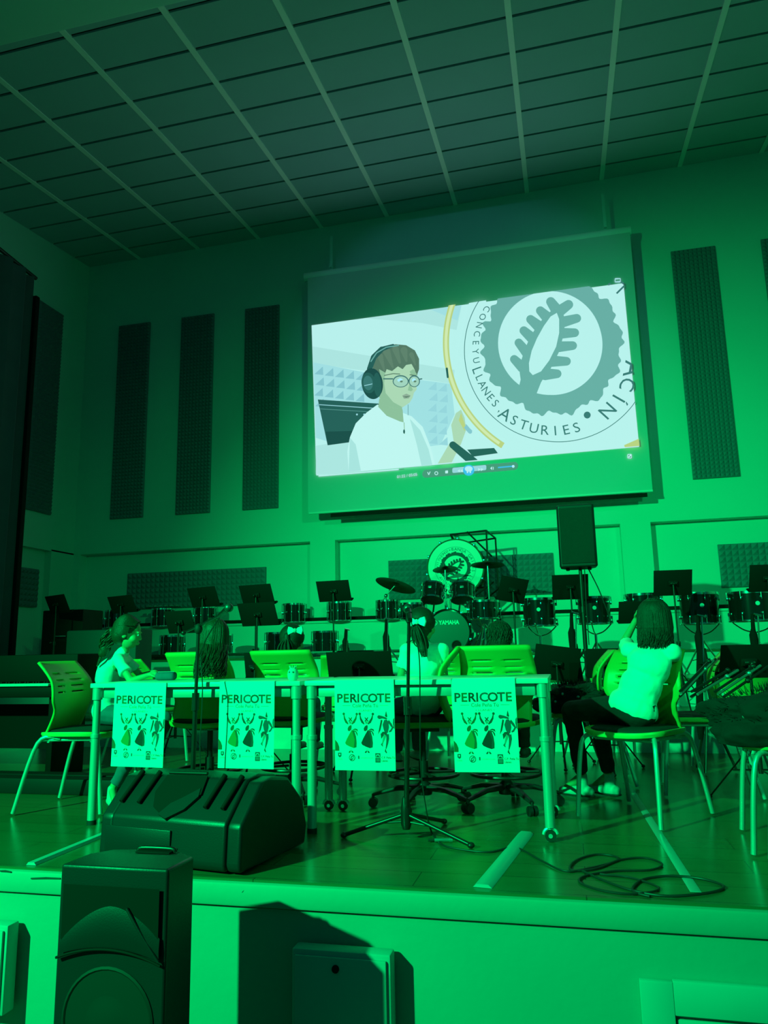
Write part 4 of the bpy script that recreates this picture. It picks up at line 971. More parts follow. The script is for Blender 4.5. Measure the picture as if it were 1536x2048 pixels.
for k in range(10): a = 2*math.pi*k/10+.2; c, s = math.cos(a), math.sin(a); g = G(); g.cyl(((er+.024)*c, -.03, (er+.024)*s), ((er+.024)*c, .36, (er+.024)*s), .006, n=8); g.box(((er+.02)*c, -.025, (er+.02)*s), (.034, .016, .034), bev=.004); part('tension_rod', g, M['chrome'], eb)
g = G(); pts = {}
fz = at(975, 1062, EY).z-ec.z; fx = at(975, 1100, EY).x-ec.x; lx = at(902, 1068, EY).x-ec.x
bars = [((fx, -.05, fz), (lx, -.05, fz-.03)), ((fx, -.05, fz), (fx, -.05, -ec.z+.84+.1)), ((fx+.09, .35, fz-.06), (lx, .35, fz-.12)), ((fx+.09, .35, fz-.06), (fx+.11, .35, -ec.z+.84+.1)), ((fx, -.05, fz), (fx+.09, .35, fz-.06)), ((lx, -.05, fz-.03), (lx, .35, fz-.12)),
        ((fx-.28, -.05, fz), (fx+.05, .1, fz-.36)), ((lx, -.05, fz-.03), (lx+.10, .1, fz-.20)), ((fx+.06, .1, -.22), (fx-.35, .0, -.52)), ((fx+.11, .35, -.30), (fx-.30, .35, -.60)), ((-er-.05, .15, -ec.z+.94), (fx+.11, .15, -ec.z+.94)), ((-er-.05, -.1, -ec.z+.90), (-er-.05, .4, -ec.z+.90)), ((fx+.05, -.15, -ec.z+.90), (fx+.05, .45, -ec.z+.90)), ((-er-.05, .15, -ec.z+.94), (-er*.8, .15, -er*.72)), ((-er*.8, .15, -er*.72), (fx, .15, -er*.72))]
for a, b in bars: g.tube([a, b], .013, 8)
for k in range(5): g.tube([(lx+.05+.012*k, -.03, fz-.02), (lx+.07+.02*k, .02, fz-.16)], .004, 6)
part('frame', g, M['blacksteel'], eb)
for x in (-er-.05, fx+.05):
    for y in (-.1, .4): g = G(); g.cyl((x-.012, y, -ec.z+.868), (x+.012, y, -ec.z+.868), .028, n=18); g.cyl((x, y, -ec.z+.868), (x, y, -ec.z+.91), .01, n=8); part('castor', g, M['rubber'], eb)

# ================================================================ LOUDSPEAKERS
PY = 8.1
def cab_outline(w_, d_):   # plan view, front at -y
    return [(-w_/2, -d_/2+.02), (-w_/2+.02, -d_/2), (w_/2-.02, -d_/2), (w_/2, -d_/2+.02), (w_/2-.01, d_*.1), (w_*.28, d_/2), (-w_*.28, d_/2), (-w_/2+.01, d_*.1)]
pt = at(1149, 1014, PY); pb = at(1160, 1136, PY); b = tierz(PY)
pa = thing('pa_speaker', 'black loudspeaker raised on a pole right of the projection screen', 'loudspeaker', (pt.x, PY, 0), rot=(0, 0, 0))
w_ = at(1188, 1075, PY).x-at(1113, 1075, PY).x
g = G(); g.prism(cab_outline(w_, .34), T(0, .02, pb.z), pt.z-pb.z); o = part('cabinet', g, M['black'], pa); bv = o.modifiers.new('edge', 'BEVEL'); bv.width = .012; bv.segments = 3; bv.limit_method = 'ANGLE'
g = G(); g.box((0, -.155, (pt.z+pb.z)/2), (w_-.05, .016, pt.z-pb.z-.07), bev=.006); part('grille', g, M['grille'], pa)
for s in (-1, 1): g = G(); g.lathe([(.016, 0), (.02, .006), (.02, .028), (.012, .030)], T(s*.11, -.03, pb.z-.028), 16); part('foot', g, M['rubber'], pa)
st = thing('speaker_pole', 'tripod pole carrying the raised loudspeaker', 'speaker stand', (pt.x+.015, PY, b))
g = G(); g.cyl((0, 0, .9), (0, 0, pb.z-b), .0175, n=16); g.cyl((0, 0, .12), (0, 0, 1.0), .022, n=16); g.cyl((0, 0, .97), (0, 0, 1.03), .032, n=16); g.cyl((0, 0, .55), (0, 0, .60), .034, n=16); part('pole', g, M['blacksteel'], st)
for k in range(3): a = 2*math.pi*k/3+.5; c, s = math.cos(a), math.sin(a); g = G(); g.tube([(.02*c, .02*s, .58), (.5*c, .5*s, .02)], .013, 8); g.tube([(.02*c, .02*s, .2), (.25*c, .25*s, .30)], .009, 8); g.ell((.5*c, .5*s, .018), (.022, .022, .018), None, 10); part('leg', g, M['blacksteel'], st)
g = G(); a = at(1176, 1136, PY+.1); g.tube(bez([a, at(1198, 1180, PY+.1), at(1218, 1232, PY), at(1222, 1248, PY)], 6), .006, 8); g2 = at(1169, 1136, PY-.06); g.tube([g2, at(1172, 1200, PY-.06), at(1178, 1290, PY-.06)], .005, 8)
tag(part('speaker_cable', g, M['cable']), 'thin black cables hanging from the raised loudspeaker', 'cable')

# wedge monitor lying on the stage edge
wx0 = fl(213, 1700).x; wx1 = -1.20; W = 1.0
WX = (wx0+(-1.20))/2+.01; wd = -1.20-wx0-.02
wd = .75; mo = thing('stage_monitor', 'black wedge stage monitor lying on the stage edge at the left', 'loudspeaker', (-1.685, 3.36, 0), math.radians(-10))
prof = [(-.27, .012), (-.285, .04), (-.275, .20), (-.12, .355), (-.02, .365), (.11, .345), (.25, .22), (.29, .10), (.27, .012)]
prof = [(y, z) for y, z in prof]
g = G(); g.prism([(y, z) for y, z in prof], Matrix(((0, 0, 1, -wd/2+.07), (1, 0, 0, 0), (0, 1, 0, 0), (0, 0, 0, 1))), wd-.14)
o = part('cabinet', g, M['black'], mo); bv = o.modifiers.new('edge', 'BEVEL'); bv.width = .012; bv.segments = 3; bv.limit_method = 'ANGLE'
for s in (-1, 1):
    g = G(); P2 = [(y*.97, .012+(z-.012)*.97) for y, z in prof]
    g.prism([(y, z) for y, z in P2], Matrix(((0, 0, 1, s*(wd/2-.035)-.035), (1, 0, 0, 0), (0, 1, 0, 0), (0, 0, 0, 1))), .07); o = part('end_cap', g, M['black'], mo); bv = o.modifiers.new('edge', 'BEVEL'); bv.width = .03; bv.segments = 4; bv.limit_method = 'ANGLE'
n_ = Vector((0, -.70, .71)); slope = math.atan2(.175, .175)
Rs = RX(-(math.pi/2-math.radians(45)))   # rear slope faces the hall
def onslope(x, s): return Vector((x, -.275+.175*s-.004, .20+.175*s+.004))
for x in (-.29, -.19, .17, .26):
    g = G(); g.tube([onslope(x, .25)+Vector((0, -.004, .004)), onslope(x+.018, .92)+Vector((0, -.002, .002))], [.010, .012], 10); part('rib_groove', g, M['matt'], mo)
hn = Vector((0, -.004, .004))
def inset(name, pts, k, m):
    g = G(); hp = [onslope(*q) for q in pts]; n6 = len(hp); g.add([p+hn*k for p in hp]+[p+hn*-3 for p in hp], [tuple(range(n6)), tuple(range(n6, 2*n6))[::-1]]+[(i, (i+1) % n6, n6+(i+1) % n6, n6+i) for i in range(n6)]); part(name, g, m, mo)
inset('handle_recess', [(-.12, .86), (.10, .88), (.115, .50), (.06, .30), (-.02, .02), (-.10, .20), (-.135, .50)], 1.0, M['matt'])  # shade of the handle hollow put into a darker matt plate
inset('lit_scoop', [(.10, .62), (.11, .45), (.07, .18), (.0, -.02), (-.05, .06), (-.015, .28), (.03, .40)], 1.6, M['black'])  # lit lower scoop put into a slightly lighter black plate
g = G(); g.tube([onslope(-.11, .90)+hn*1.5, onslope(.095, .92)+hn*1.5], .008, 10); part('handle', g, M['blacksteel'], mo)
g = G(); g.box((-.15, -.283, .10), (.36, .012, .12), bev=.004); part('rear_panel', g, M['black'], mo)
g = G()
for z in (.085, .125): g.cyl((-wd/2-.0, -.10, z), (-wd/2-.05, -.10, z), .016, n=14)
part('plug', g, M['rubber'], mo)

# tall loudspeaker standing in the hall in front of the stage
FY = 2.42; ftl = at(122, 1728, FY-.17); ftr = at(337, 1731, FY-.17); fw = ftr.x-ftl.x; fz_ = ftl.z
fs_ = thing('hall_speaker', 'tall black loudspeaker standing on the hall floor in front of the stage', 'loudspeaker', ((ftl.x+ftr.x)/2, FY, -.85))
Hc = fz_+.85
def L_(g_): return g_
zt_s = Hc-.85; OX, OY = (ftl.x+ftr.x)/2, FY
def topc(px, py, dz): v = fl(px, py, zt_s-dz); return (v.x-OX, v.y-OY, -dz)
plan = [(-fw/2, -.17, 0), (fw/2, -.17, 0), topc(388, 1713, .008), topc(345, 1697, .035), topc(222, 1699, .035), (-fw/2-.004, -.02, -.005)]
g = G(); n6 = 6; g.add([(x, y, .02) for x, y, z in plan]+[(x, y, Hc+z) for x, y, z in plan], [tuple(range(6))[::-1], (6, 7, 8), (6, 8, 11), (8, 9, 10), (8, 10, 11)]+[(i, (i+1) % 6, 6+(i+1) % 6, 6+i) for i in range(6)])
o = part('cabinet', g, M['black'], fs_); bv = o.modifiers.new('edge', 'BEVEL'); bv.width = .010; bv.segments = 3; bv.limit_method = 'ANGLE'
hx_, hy_ = (plan[2][0]+plan[3][0]+plan[4][0])/3, (plan[2][1]+plan[3][1])/2-.03
g = G(); g.box((hx_+.02, hy_, Hc-.012), (.13, .06, .006), bev=.002); part('handle_recess', g, M['matt'], fs_)
g = G(); g.tube(bez([(hx_-.05, hy_, Hc-.014), (hx_-.035, hy_, Hc-.004), (hx_+.075, hy_, Hc-.004), (hx_+.09, hy_, Hc-.014)], 5), .008, 10); part('handle', g, M['blacksteel'], fs_)
# horn: flared recess with a curved lower lip, woofer arch below
hz0 = at(225, 1860, FY-.17).z+.85
g = G(); N = 20; vs = []; fs = []
for j in range(7):
    v = j/6
    for i in range(N+1):
        u = i/N*2-1; top = Hc-.055; bot = hz0+.02-.0*v-(.055)*u*u; zc = top*(1-v)+bot*v
        dpt = .10*math.sin(math.pi*min(1, v*1.05))**.8*(1-abs(u)**2.2*.85); vs.append((u*(fw/2-.022), -.176+dpt*.0-.0, zc)); vs[-1] = (vs[-1][0], -.181+.0*dpt, zc)
for j in range(6):
    for i in range(N): a = j*(N+1)+i; fs.append((a, a+1, a+N+2, a+N+1))
g.add(vs, fs); part('horn_mouth', g, M['matt'], fs_, smooth=60)
g = G(); vs = []; fs = []
for i in range(N+1):
    u = (i/N*2-1)*.96; zb = hz0-.028-.030*u*u-.02; zt2 = hz0+.075-.105*abs(u)**1.7+.012*u
    vs += [(u*(fw/2-.01), -.182, zb), (u*(fw/2-.01), -.182-.016*(1-u*u), (zb+zt2)/2), (u*(fw/2-.01), -.180, max(zt2, zb+.004))]
for i in range(N): a = 3*i; fs += [(a, a+3, a+4, a+1), (a+1, a+4, a+5, a+2)]
g.add(vs, fs); part('horn_lip', g, M['black'], fs_, smooth=60)
g = G(); g.tube(bez([(fw*.16, -.186, hz0+.07), (fw*.30, -.188, hz0+.0), (fw*.455, -.184, hz0-.075)], 6), .0045, 8); part('horn_edge', g, M['black'], fs_)
g = G(); zc = hz0-.26; g.lathe([(.146, 0), (.156, .0), (.157, .003), (.150, .006), (.146, .003)], T(0, -.170, zc)@RX(math.pi/2), 40, closed=True); g.lathe([(.145, .001), (.08, .0005), (.05, .003), (.02, .005), (.001, .005)], T(0, -.171, zc)@RX(math.pi/2), 40); part('woofer', g, M['rubber'], fs_)
g = G(); g.tube(bez([((fw/2-.01)*(i/10*2-1), -.184, hz0-.052-.034*((i/10*2-1)**2)) for i in range(11)], 3), .004, 8); part('baffle_groove', g, M['matt'], fs_)

# ================================================================ MICROPHONE STANDS, CABLES, FLOOR STRIPS
ct = fl(835, 1655); mp_ = at(816, 1215, 3.55)
ms = thing('microphone_stand', 'straight black microphone stand on a tripod in front of the right table', 'microphone stand', (ct.x, 3.735, 0))
MX, MY = ct.x, 3.735
def at_l(px, py, Y): v = at(px, py, Y); return v-Vector((MX, MY, 0))
topm = at_l(818, 1232, MY-.13)
g = G(); b0 = Vector((0, 0, .07)); g.tube([b0, b0.lerp(topm, .58)], .0125, 12); g.tube([b0.lerp(topm, .52), topm], .0085, 12); p = b0.lerp(topm, .56); g.tube([p-Vector((0, 0, .035)), p+Vector((0, 0, .05))], .020, 12); g.cyl(p, p+Vector((.02, -.04, 0)), .006, n=8); part('pole', g, M['blacksteel'], ms)
g = G(); g.lathe([(.018, .05), (.026, .075), (.026, .14), (.018, .19), (.013, .20)], None, 16); part('hub', g, M['blacksteel'], ms)
for px, py in ((688, 1676), (942, 1697), (888, 1648)):
    f = fl(px, py)-Vector((MX, MY, 0)); g = G(); g.tube([(0, 0, .12), f+Vector((0, 0, .014))], .010, 10); g.ell(f+Vector((0, 0, .014)), (.018, .018, .014), None, 12); g.tube([(0, 0, .085), (f.x*.45, f.y*.45, .075)], .005, 8); part('leg', g, M['blacksteel'], ms)
mt = at_l(813, 1209, MY); g = G(); g.tube([topm+Vector((0, 0, -.03)), topm+Vector((0, -.0, .02))], .016, 12); part('clip', g, M['rubber'], ms)
mic = thing('microphone', 'handheld microphone clipped on top of the straight stand', 'microphone', (MX+topm.x, MY+topm.y, topm.z+.01))
ax = (Vector((-.028, .10, .045))).normalized()
g = G(); g.tube([-ax*.08, ax*.05], [.011, .017], 14); part('handle', g, M['blacksteel'], mic); g = G(); g.ell(ax*.075, (.025, .025, .025), None, 16); part('grille_head', g, M['micgrille'], mic)
# boom stand at the left
bx = at(388, 1560, 4.32); bb = thing('microphone_stand', 'microphone stand with a slanting boom arm between the two left posters', 'microphone stand', (-2.01, 3.715, 0)); BX, BY = -2.01, 3.715
def bl(px, py, Y=3.715): return at(px, py, Y)-Vector((BX, BY, 0))
g = G(); pt_ = bl(397, 1258); pb_ = bl(384, 1585); g.tube([pb_, pb_.lerp(pt_, .55)], .0125, 12); g.tube([pb_.lerp(pt_, .5), pt_], .0095, 12); q_ = pb_.lerp(pt_, .54); g.tube([q_-Vector((0, 0, .04)), q_+Vector((0, 0, .05))], .019, 12); g.cyl((pb_.x, 0, .05), (pb_.x, 0, pb_.z), .0125, n=12); part('pole', g, M['blacksteel'], bb)
g = G(); g.ell(pt_, (.022, .022, .03), None, 12); part('boom_clamp', g, M['rubber'], bb)
g = G(); g.tube([bl(367, 1266, 3.80), bl(397, 1252, 3.715), bl(448, 1226, 3.52)], .0065, 10); g.ell(bl(367, 1266, 3.75), (.014, .014, .014), None, 10); part('boom_arm', g, M['blacksteel'], bb)
for k, a in enumerate((.4, 2.5, 4.6)): g = G(); f = Vector((pb_.x+.27*math.cos(a), .27*math.sin(a), .014)); g.tube([(pb_.x, 0, .14), f], .010, 10); g.ell(f, (.018, .018, .014), None, 12); part('leg', g, M['blacksteel'], bb)
v = at(450, 1222, 3.51); mic2 = thing('microphone', 'microphone at the end of the slanting boom arm', 'microphone', v)
ax = (at(462, 1212, 3.45)-v).normalized(); g = G(); g.tube([-ax*.09, ax*.03], [.011, .016], 14); part('handle', g, M['blacksteel'], mic2); g = G(); g.ell(ax*.055, (.023, .023, .023), None, 16); part('grille_head', g, M['micgrille'], mic2)
# cables
def floor_cable(pts, name, lab, r=.0045, z=.006):
    P = [fl(px, py, z) if len(q) == 2 else fl(px, py, q[2]) for q in pts for px, py in [q[:2]]]; g = G(); g.tube(bez(P, 8), r, 8)
    return tag(part(name, g, M['cable']), lab, 'cable')
floor_cable([(858, 1645, .08), (865, 1668), (885, 1690), (930, 1700), (980, 1704), (1030, 1695), (1080, 1720), (1130, 1742), (1180, 1736), (1232, 1722), (1228, 1712), (1190, 1709), (1150, 1722), (1142, 1740), (1190, 1738), (1240, 1720), (1290, 1716), (1324, 1728), (1300, 1740), (1230, 1742), (1170, 1752), (1160, 1765), (1200, 1780), (1260, 1788), (1310, 1782), (1312, 1772), (1260, 1755), (1215, 1750), (1200, 1748)],
            'microphone_cable', 'black cable running from the straight stand into a loose coil at the right')
floor_cable([(1165, 1742), (1210, 1762), (1262, 1780), (1330, 1792), (1400, 1788), (1440, 1780), (1444, 1770), (1400, 1757), (1340, 1752), (1290, 1758), (1268, 1772), (1268, 1784), (1300, 1793)], 'microphone_cable', 'second black cable in a wide loop near the lip of the stage', r=.005)
g = G(); P = bez([Vector((MX, MY, 0))+topm+Vector((.01, -.01, -.02)), at(838, 1310, MY-.14), at(840, 1420, MY-.09), at(842, 1540, MY-.04), at(856, 1640, MY), fl(862, 1662, .006)], 8); g.tube(P, .003, 8); tag(part('microphone_cable', g, M['cable']), 'thin cable hanging down beside the straight microphone stand', 'cable')
p0 = Vector(mic2.location); g = G(); P = bez([p0+Vector((-.05, .04, -.03)), at(404, 1300, 3.64), at(405, 1380, 3.63), at(400, 1480, 3.63), at(392, 1570, 3.63), Vector((BX-.02, 3.5, .006)), Vector((BX+.25, 3.56, .006))], 8); g.tube(P, .003, 8); tag(part('microphone_cable', g, M['cable']), 'thin cable hanging down beside the boom microphone stand', 'cable')
t = thing('connector', 'small pale cable connector on the floor by the straight stand foot', 'connector', fl(886, 1680, .012), .2)
g = G(); g.cyl((-.04, 0, 0), (.03, 0, 0), .009, n=14); g.cyl((.03, 0, 0), (.045, 0, 0), .011, n=14); part('barrel', g, M['steel'], t); g = G(); g.cyl((-.07, 0, 0), (-.04, 0, 0), .006, n=12); part('sleeve', g, M['rubber'], t)
def strip(a, b, wa, lab, h=.012):
    a = fl(*a); b = fl(*b); d_ = (b-a); L = d_.length; t = thing('cable_cover', lab, 'cable cover', (a+b)/2, math.atan2(d_.y, d_.x), 'cable covers on the floor')
    g = G(); g.prism([(-wa/2, 0), (-wa*.3, h), (wa*.3, h), (wa/2, 0)], Matrix(((0, 0, 1, -L/2), (1, 0, 0, 0), (0, 1, 0, 0.001), (0, 0, 0, 1))), L); part('ramp', g, M['strip'], t); return t
strip((965, 1776), (1052, 1668), .075, 'pale cable cover strip leading to the stage edge right of the straight stand')
strip((62, 1731), (214, 1668), .05, 'pale cable cover strip left of the wedge monitor')
strip((1252, 1565), (1392, 1785), .040, 'long flat tape strip on the floor under the chair of the child in black trousers', .002)
g = G(); a, b = fl(0, 1597), fl(330, 1572); g.box(((a.x+b.x)/2, 4.72, .05), (b.x-a.x+.9, .30, .10), bev=.008); g.box(((a.x+b.x)/2, 4.72, .103), (b.x-a.x+.7, .05, .008), bev=.002)  # long low black box with a thin strip along its top
tag(part('floor_box', g, M['case']), 'long low black box lying on the floor behind the left chair', 'case')

# ================================================================ LEFT BACKGROUND: piano, cases
t = thing('digital_piano', 'black piano with its keyboard at the left edge of the stage', 'piano', (-4.75, 5.3, 0), 0)
kz = at(40, 1372, 5.05).z; tz = at(40, 1320, 5.4).z; x1 = at(106, 1372, 5.05).x+4.75
g = G(); g.box((x1-.8, .18, (kz+tz)/2-.02), (1.6, .30, tz-kz+.12), bev=.01); g.box((x1-.8, .05, kz-.05), (1.6, .50, .08), bev=.01); part('case', g, M['piano'], t)
g = G(); g.box((x1-.8, -.14, kz+.005), (1.46, .15, .02), bev=.003); part('keyboard', g, M['keys'], t)
g = G()
for i in range(60):
    if i % 7 in (2, 6): continue
    g.box((x1-1.52+i*.0245, -.115, kz+.021), (.011, .09, .014))
part('black_keys', g, M['matt'], t)
for x in (x1-.08, x1-1.5): g = G(); g.box((x, .05, (kz-.09)/2), (.05, .4, kz-.09), bev=.006); part('side_leg', g, M['piano'], t)
g = G(); g.box((x1-.8, .2, .35), (1.5, .03, .35)); part('back_panel', g, M['piano'], t)
a = at(68, 1220, 8.6); b = at(150, 1220, 8.6)
t = thing('equipment_cabinet', 'tall dark cabinet at the left in front of the curtain end', 'cabinet', ((a.x+b.x)/2, 9.0, .56)); g = G(); g.box((0, 0, (a.z-.56)/2), (b.x-a.x, .45, a.z-.56), bev=.015); part('body', g, M['case'], t)
g = G(); g.box((.0, -.235, .30), (b.x-a.x-.08, .02, .5), bev=.004); part('front_panel', g, M['matt'], t); g = G(); g.tube(bez([(-.08, -.25, .62), (-.04, -.29, .62), (.04, -.29, .62), (.08, -.25, .62)], 4), .008, 8); part('handle', g, M['steel'], t)
a = at(152, 1262, 7.8); b = at(290, 1262, 7.8)
t = thing('keyboard_case', 'long dark grey case standing behind the ponytailed girl', 'case', ((a.x+b.x)/2, 7.8, .28)); g = G(); g.box((0, 0, (a.z-.28)/2), (b.x-a.x, .35, a.z-.28), bev=.02); part('shell', g, mat('grey_case', (.05, .055, .06), .6), t)
for x in (-.3, .3): g = G(); g.box((x, -.18, .5), (.05, .02, .06), bev=.004); part('latch', g, M['steel'], t)
g = G(); p = at(50, 1262, 9.0); t = thing('door_leaf', 'pale door leaf between the curtain and the tall dark cabinet', 'door', (p.x, 9.6, .84), math.radians(15)); g.box((0, 0, .28), (.26, .04, .56+.35), bev=.004); part('leaf', g, M['doorpaint'], t)
g = G(); g.tube([(-.08, -.05, .32), (.05, -.05, .32)], .008, 8); g.cyl((-.06, -.05, .32), (-.06, -.02, .32), .008, n=8); part('handle', g, M['matt'], t)

# ================================================================ COATS ON THE CHAIRS
def coat(loc, size, lab, seed, fur=False, name='black_coat'):
    bm = bmesh.new(); bmesh.ops.create_icosphere(bm, subdivisions=5, radius=1)
    for v in bm.verts:
        p = v.co.copy(); n1 = noise.noise(p*1.4+Vector((seed, 0, 0))); n2 = noise.noise(p*4.0+Vector((seed, 3, 0))); n3 = noise.noise(p*11+Vector((seed, 5, 0)))
        q = p*(1+.32*n1+.13*n2+.04*n3); q.z = max(q.z, -.55+.1*n2)
        v.co = Vector((q.x*size[0], q.y*size[1], (q.z+.5)*size[2]))
    t = thing(name, lab, 'coat', loc); me = bpy.data.meshes.new('cloth'); bm.to_mesh(me); bm.free(); me.materials.append(M['blackcloth']); me.polygons.foreach_set('use_smooth', [True]*len(me.polygons))
    o = bpy.data.objects.new('cloth', me); COL.objects.link(o); o.parent = t
    if fur:
        g = G(); r = random.Random(seed)
        for k in range(420):
            a = r.uniform(0, 2*math.pi); e = r.uniform(.15, 1.45); d_ = Vector((math.cos(a)*math.cos(e), math.sin(a)*math.cos(e), math.sin(e))); b_ = Vector((d_.x*size[0], d_.y*size[1], (d_.z+.5)*size[2]))*.98
            g.tube([b_, b_+d_*.035+Vector((r.uniform(-.01, .01), 0, r.uniform(-.015, .01)))], [.0022, .0006], 4)
        part('fur_trim', g, M['blackcloth'], t)['kind'] = 'stuff'
    for k in range(5):
        r = random.Random(seed*7+k); g = G(); a = r.uniform(-2.6, -.5); g.ell((size[0]*.9*math.cos(a), size[1]*.9*math.sin(a), size[2]*r.uniform(.3, 1.0)), (.010, .006, .010), None, 10); part('button', g, M['steel'], t)
    return t
p = at(1440, 1440, 4.02); coat((.94, 3.90, .455), (.37, .27, .155), 'thick black furry-collared coat heaped on the chair at the right edge', 3, True)
coat((1.08, 3.40, .455), (.27, .22, .15), 'black coat on the chair nearest the camera at the right edge', 8)
p = up[0][0]; coat((p.x-.05, p.y-.1, .475), (.24, .22, .12), 'black furry coat lying on the chair just right of the tables', 5, True)
# folded metal stands leaning over the coats
for i, (a, b, Ya, Yb, lab) in enumerate([((1362, 1402), (1432, 1318), 4.15, 4.5, 'folded metal stand leaning diagonally over the coats, leftmost'), ((1390, 1405), (1478, 1340), 4.1, 4.45, 'folded metal stand leaning diagonally over the coats, middle one'),
                                         ((1440, 1400), (1534, 1330), 4.05, 4.3, 'folded metal stand leaning diagonally over the coats, rightmost')]):
    A2, B2 = at(*a, Ya), at(*b, Yb); A2.z = max(A2.z, .64); t = thing('folded_stand', lab, 'folded stand', A2, group='folded stands leaning on the coats'); d_ = B2-A2
    for k in range(3):
        g = G(); o_ = Vector((random.uniform(-.02, .02), random.uniform(-.02, .02), .012*k)); g.tube([o_, o_+d_*(1-.1*k)], .007, 8); g.ell(o_+d_*(.5+.15*k), (.014, .014, .014), None, 10); part('tube', g, M['steel' if k == 1 else 'blacksteel'], t)
p = at(332, 1356, 4.15); t = thing('pencil_case', 'dark pencil case on the table in front of the ponytailed girl', 'pencil case', (p.x, 4.15, .751), .15)
g = G(); g.box((0, 0, .024), (.12, .07, .048), bev=.018, seg=3); part('pouch', g, M['jeans'], t); g = G(); g.tube([(-.05, 0, .0485), (.05, 0, .0485)], .003, 6); part('zip', g, M['steel'], t)
# ================================================================ PEOPLE
WORK = bpy.data.scenes.new('workbench')        # an empty scene in which surfaces are merged
def remesh(g, name, voxel, m, parent, disp=0., dscale=12., smooth_it=2, label=None, seed=0.):
    me = bpy.data.meshes.new('tmp'); me.from_pydata(g.v, [], g.f); o = bpy.data.objects.new('tmp', me); WORK.collection.objects.link(o)
    bm = bmesh.new(); bm.from_mesh(me); bmesh.ops.recalc_face_normals(bm, faces=bm.faces); bm.to_mesh(me); bm.free()
    r = o.modifiers.new('r', 'REMESH'); r.mode = 'VOXEL'; r.voxel_size = voxel; r.use_smooth_shade = True
    s = o.modifiers.new('s', 'SMOOTH'); s.factor = .5; s.iterations = smooth_it
    WORK.view_layers[0].update(); dg = WORK.view_layers[0].depsgraph; ev = o.evaluated_get(dg); me2 = bpy.data.meshes.new_from_object(ev)
    bpy.data.objects.remove(o); bpy.data.meshes.remove(me)
    if disp:
        N_ = [q.vector.copy() for q in me2.vertex_normals]
        for v, vn in zip(me2.vertices, N_):
            p = v.co.copy(); n1 = noise.noise(Vector((p.x*dscale*.6+seed, p.y*dscale*.6, p.z*dscale*1.5))); n2 = noise.noise(p*dscale*2.2+Vector((seed, 4, 1)))
            v.co = p + vn*disp*(n1+.4*n2)
    me2.materials.clear(); me2.materials.append(m); me2.name = name
    me2.polygons.foreach_set('use_smooth', [True]*len(me2.polygons))
    q = bpy.data.objects.new(name, me2); COL.objects.link(q); q.parent = parent
    if label: q['label'] = label
    return q
V = Vector
def hand(g, wrist, direction, palm_n, s=1., curl=.5):
    d = V(direction).normalized(); n = V(palm_n); n = (n-d*n.dot(d)).normalized(); side = d.cross(n)
    g.cap(wrist, V(wrist)+d*.045*s, .020*s, .026*s); c = V(wrist)+d*.05*s
    for k in (-1, 0, 1): g.cap(V(wrist)+d*.015*s, c+side*(.017*k*s)+d*.012*s, .014*s, .013*s)
    for k, L in enumerate((.052, .060, .056, .043)):
        b = c+side*((k-1.5)*.0155*s)+d*.012*s; d1 = (d*math.cos(curl*.5)+n*math.sin(curl*.5)).normalized(); d2 = (d*math.cos(curl*1.4)+n*math.sin(curl*1.4)).normalized()
        m1 = b+d1*L*.55*s; g.cap(b, m1, .0082*s, .0075*s, 8); g.cap(m1, m1+d2*L*.5*s, .0075*s, .0062*s, 8)
    b = V(wrist)+d*.012*s-side*.020*s; m1 = b+(d*.7-side*.55+n*.3).normalized()*.030*s; g.cap(b, m1, .0105*s, .009*s, 8); g.cap(m1, m1+(d*.9-side*.1+n*.3).normalized()*.024*s, .009*s, .007*s, 8)
def head(g, c, f, u, s=1.):
    c = V(c); f = V(f).normalized(); u = V(u); u = (u-f*u.dot(f)).normalized(); r = f.cross(u); R_ = Matrix((r, f, u)).transposed()
    def P(x, y, z): return c+R_@V((x*s, y*s, z*s))
    g.ell(P(0, -.008, .018), (.072*s, .088*s, .086*s), R_); g.ell(P(0, .022, -.030), (.056*s, .062*s, .072*s), R_); g.ell(P(0, .040, -.068), (.030*s, .032*s, .026*s), R_)
    g.cap(P(0, .080, .008), P(0, .091, -.020), .007*s, .010*s); g.ell(P(0, .086, -.048), (.020*s, .009*s, .006*s), R_); g.ell(P(0, .083, -.058), (.017*s, .009*s, .006*s), R_)
    for e in (-1, 1):
        g.ell(P(e*.040, .050, -.025), (.026*s, .028*s, .026*s), R_); g.ell(P(e*.073, -.008, -.008), (.008*s, .020*s, .030*s), R_); g.ell(P(e*.03, .074, .020), (.022*s, .012*s, .007*s), R_)
    return P, R_
def shoe(g, ankle, toe, s=1.):
    a = V(ankle); t = V(toe); d = (t-a); d.z = 0; d = d.normalized(); h = V((a.x, a.y, t.z))
    g.cap(h-d*.045*s+V((0, 0, .028)), h+d*.06*s+V((0, 0, .026)), .032*s, .034*s); g.cap(h+d*.05*s+V((0, 0, .024)), t+V((0, 0, .022)), .034*s, .028*s); g.cap(a+V((0, 0, .0)), h+V((0, 0, .04)), .033*s, .036*s)
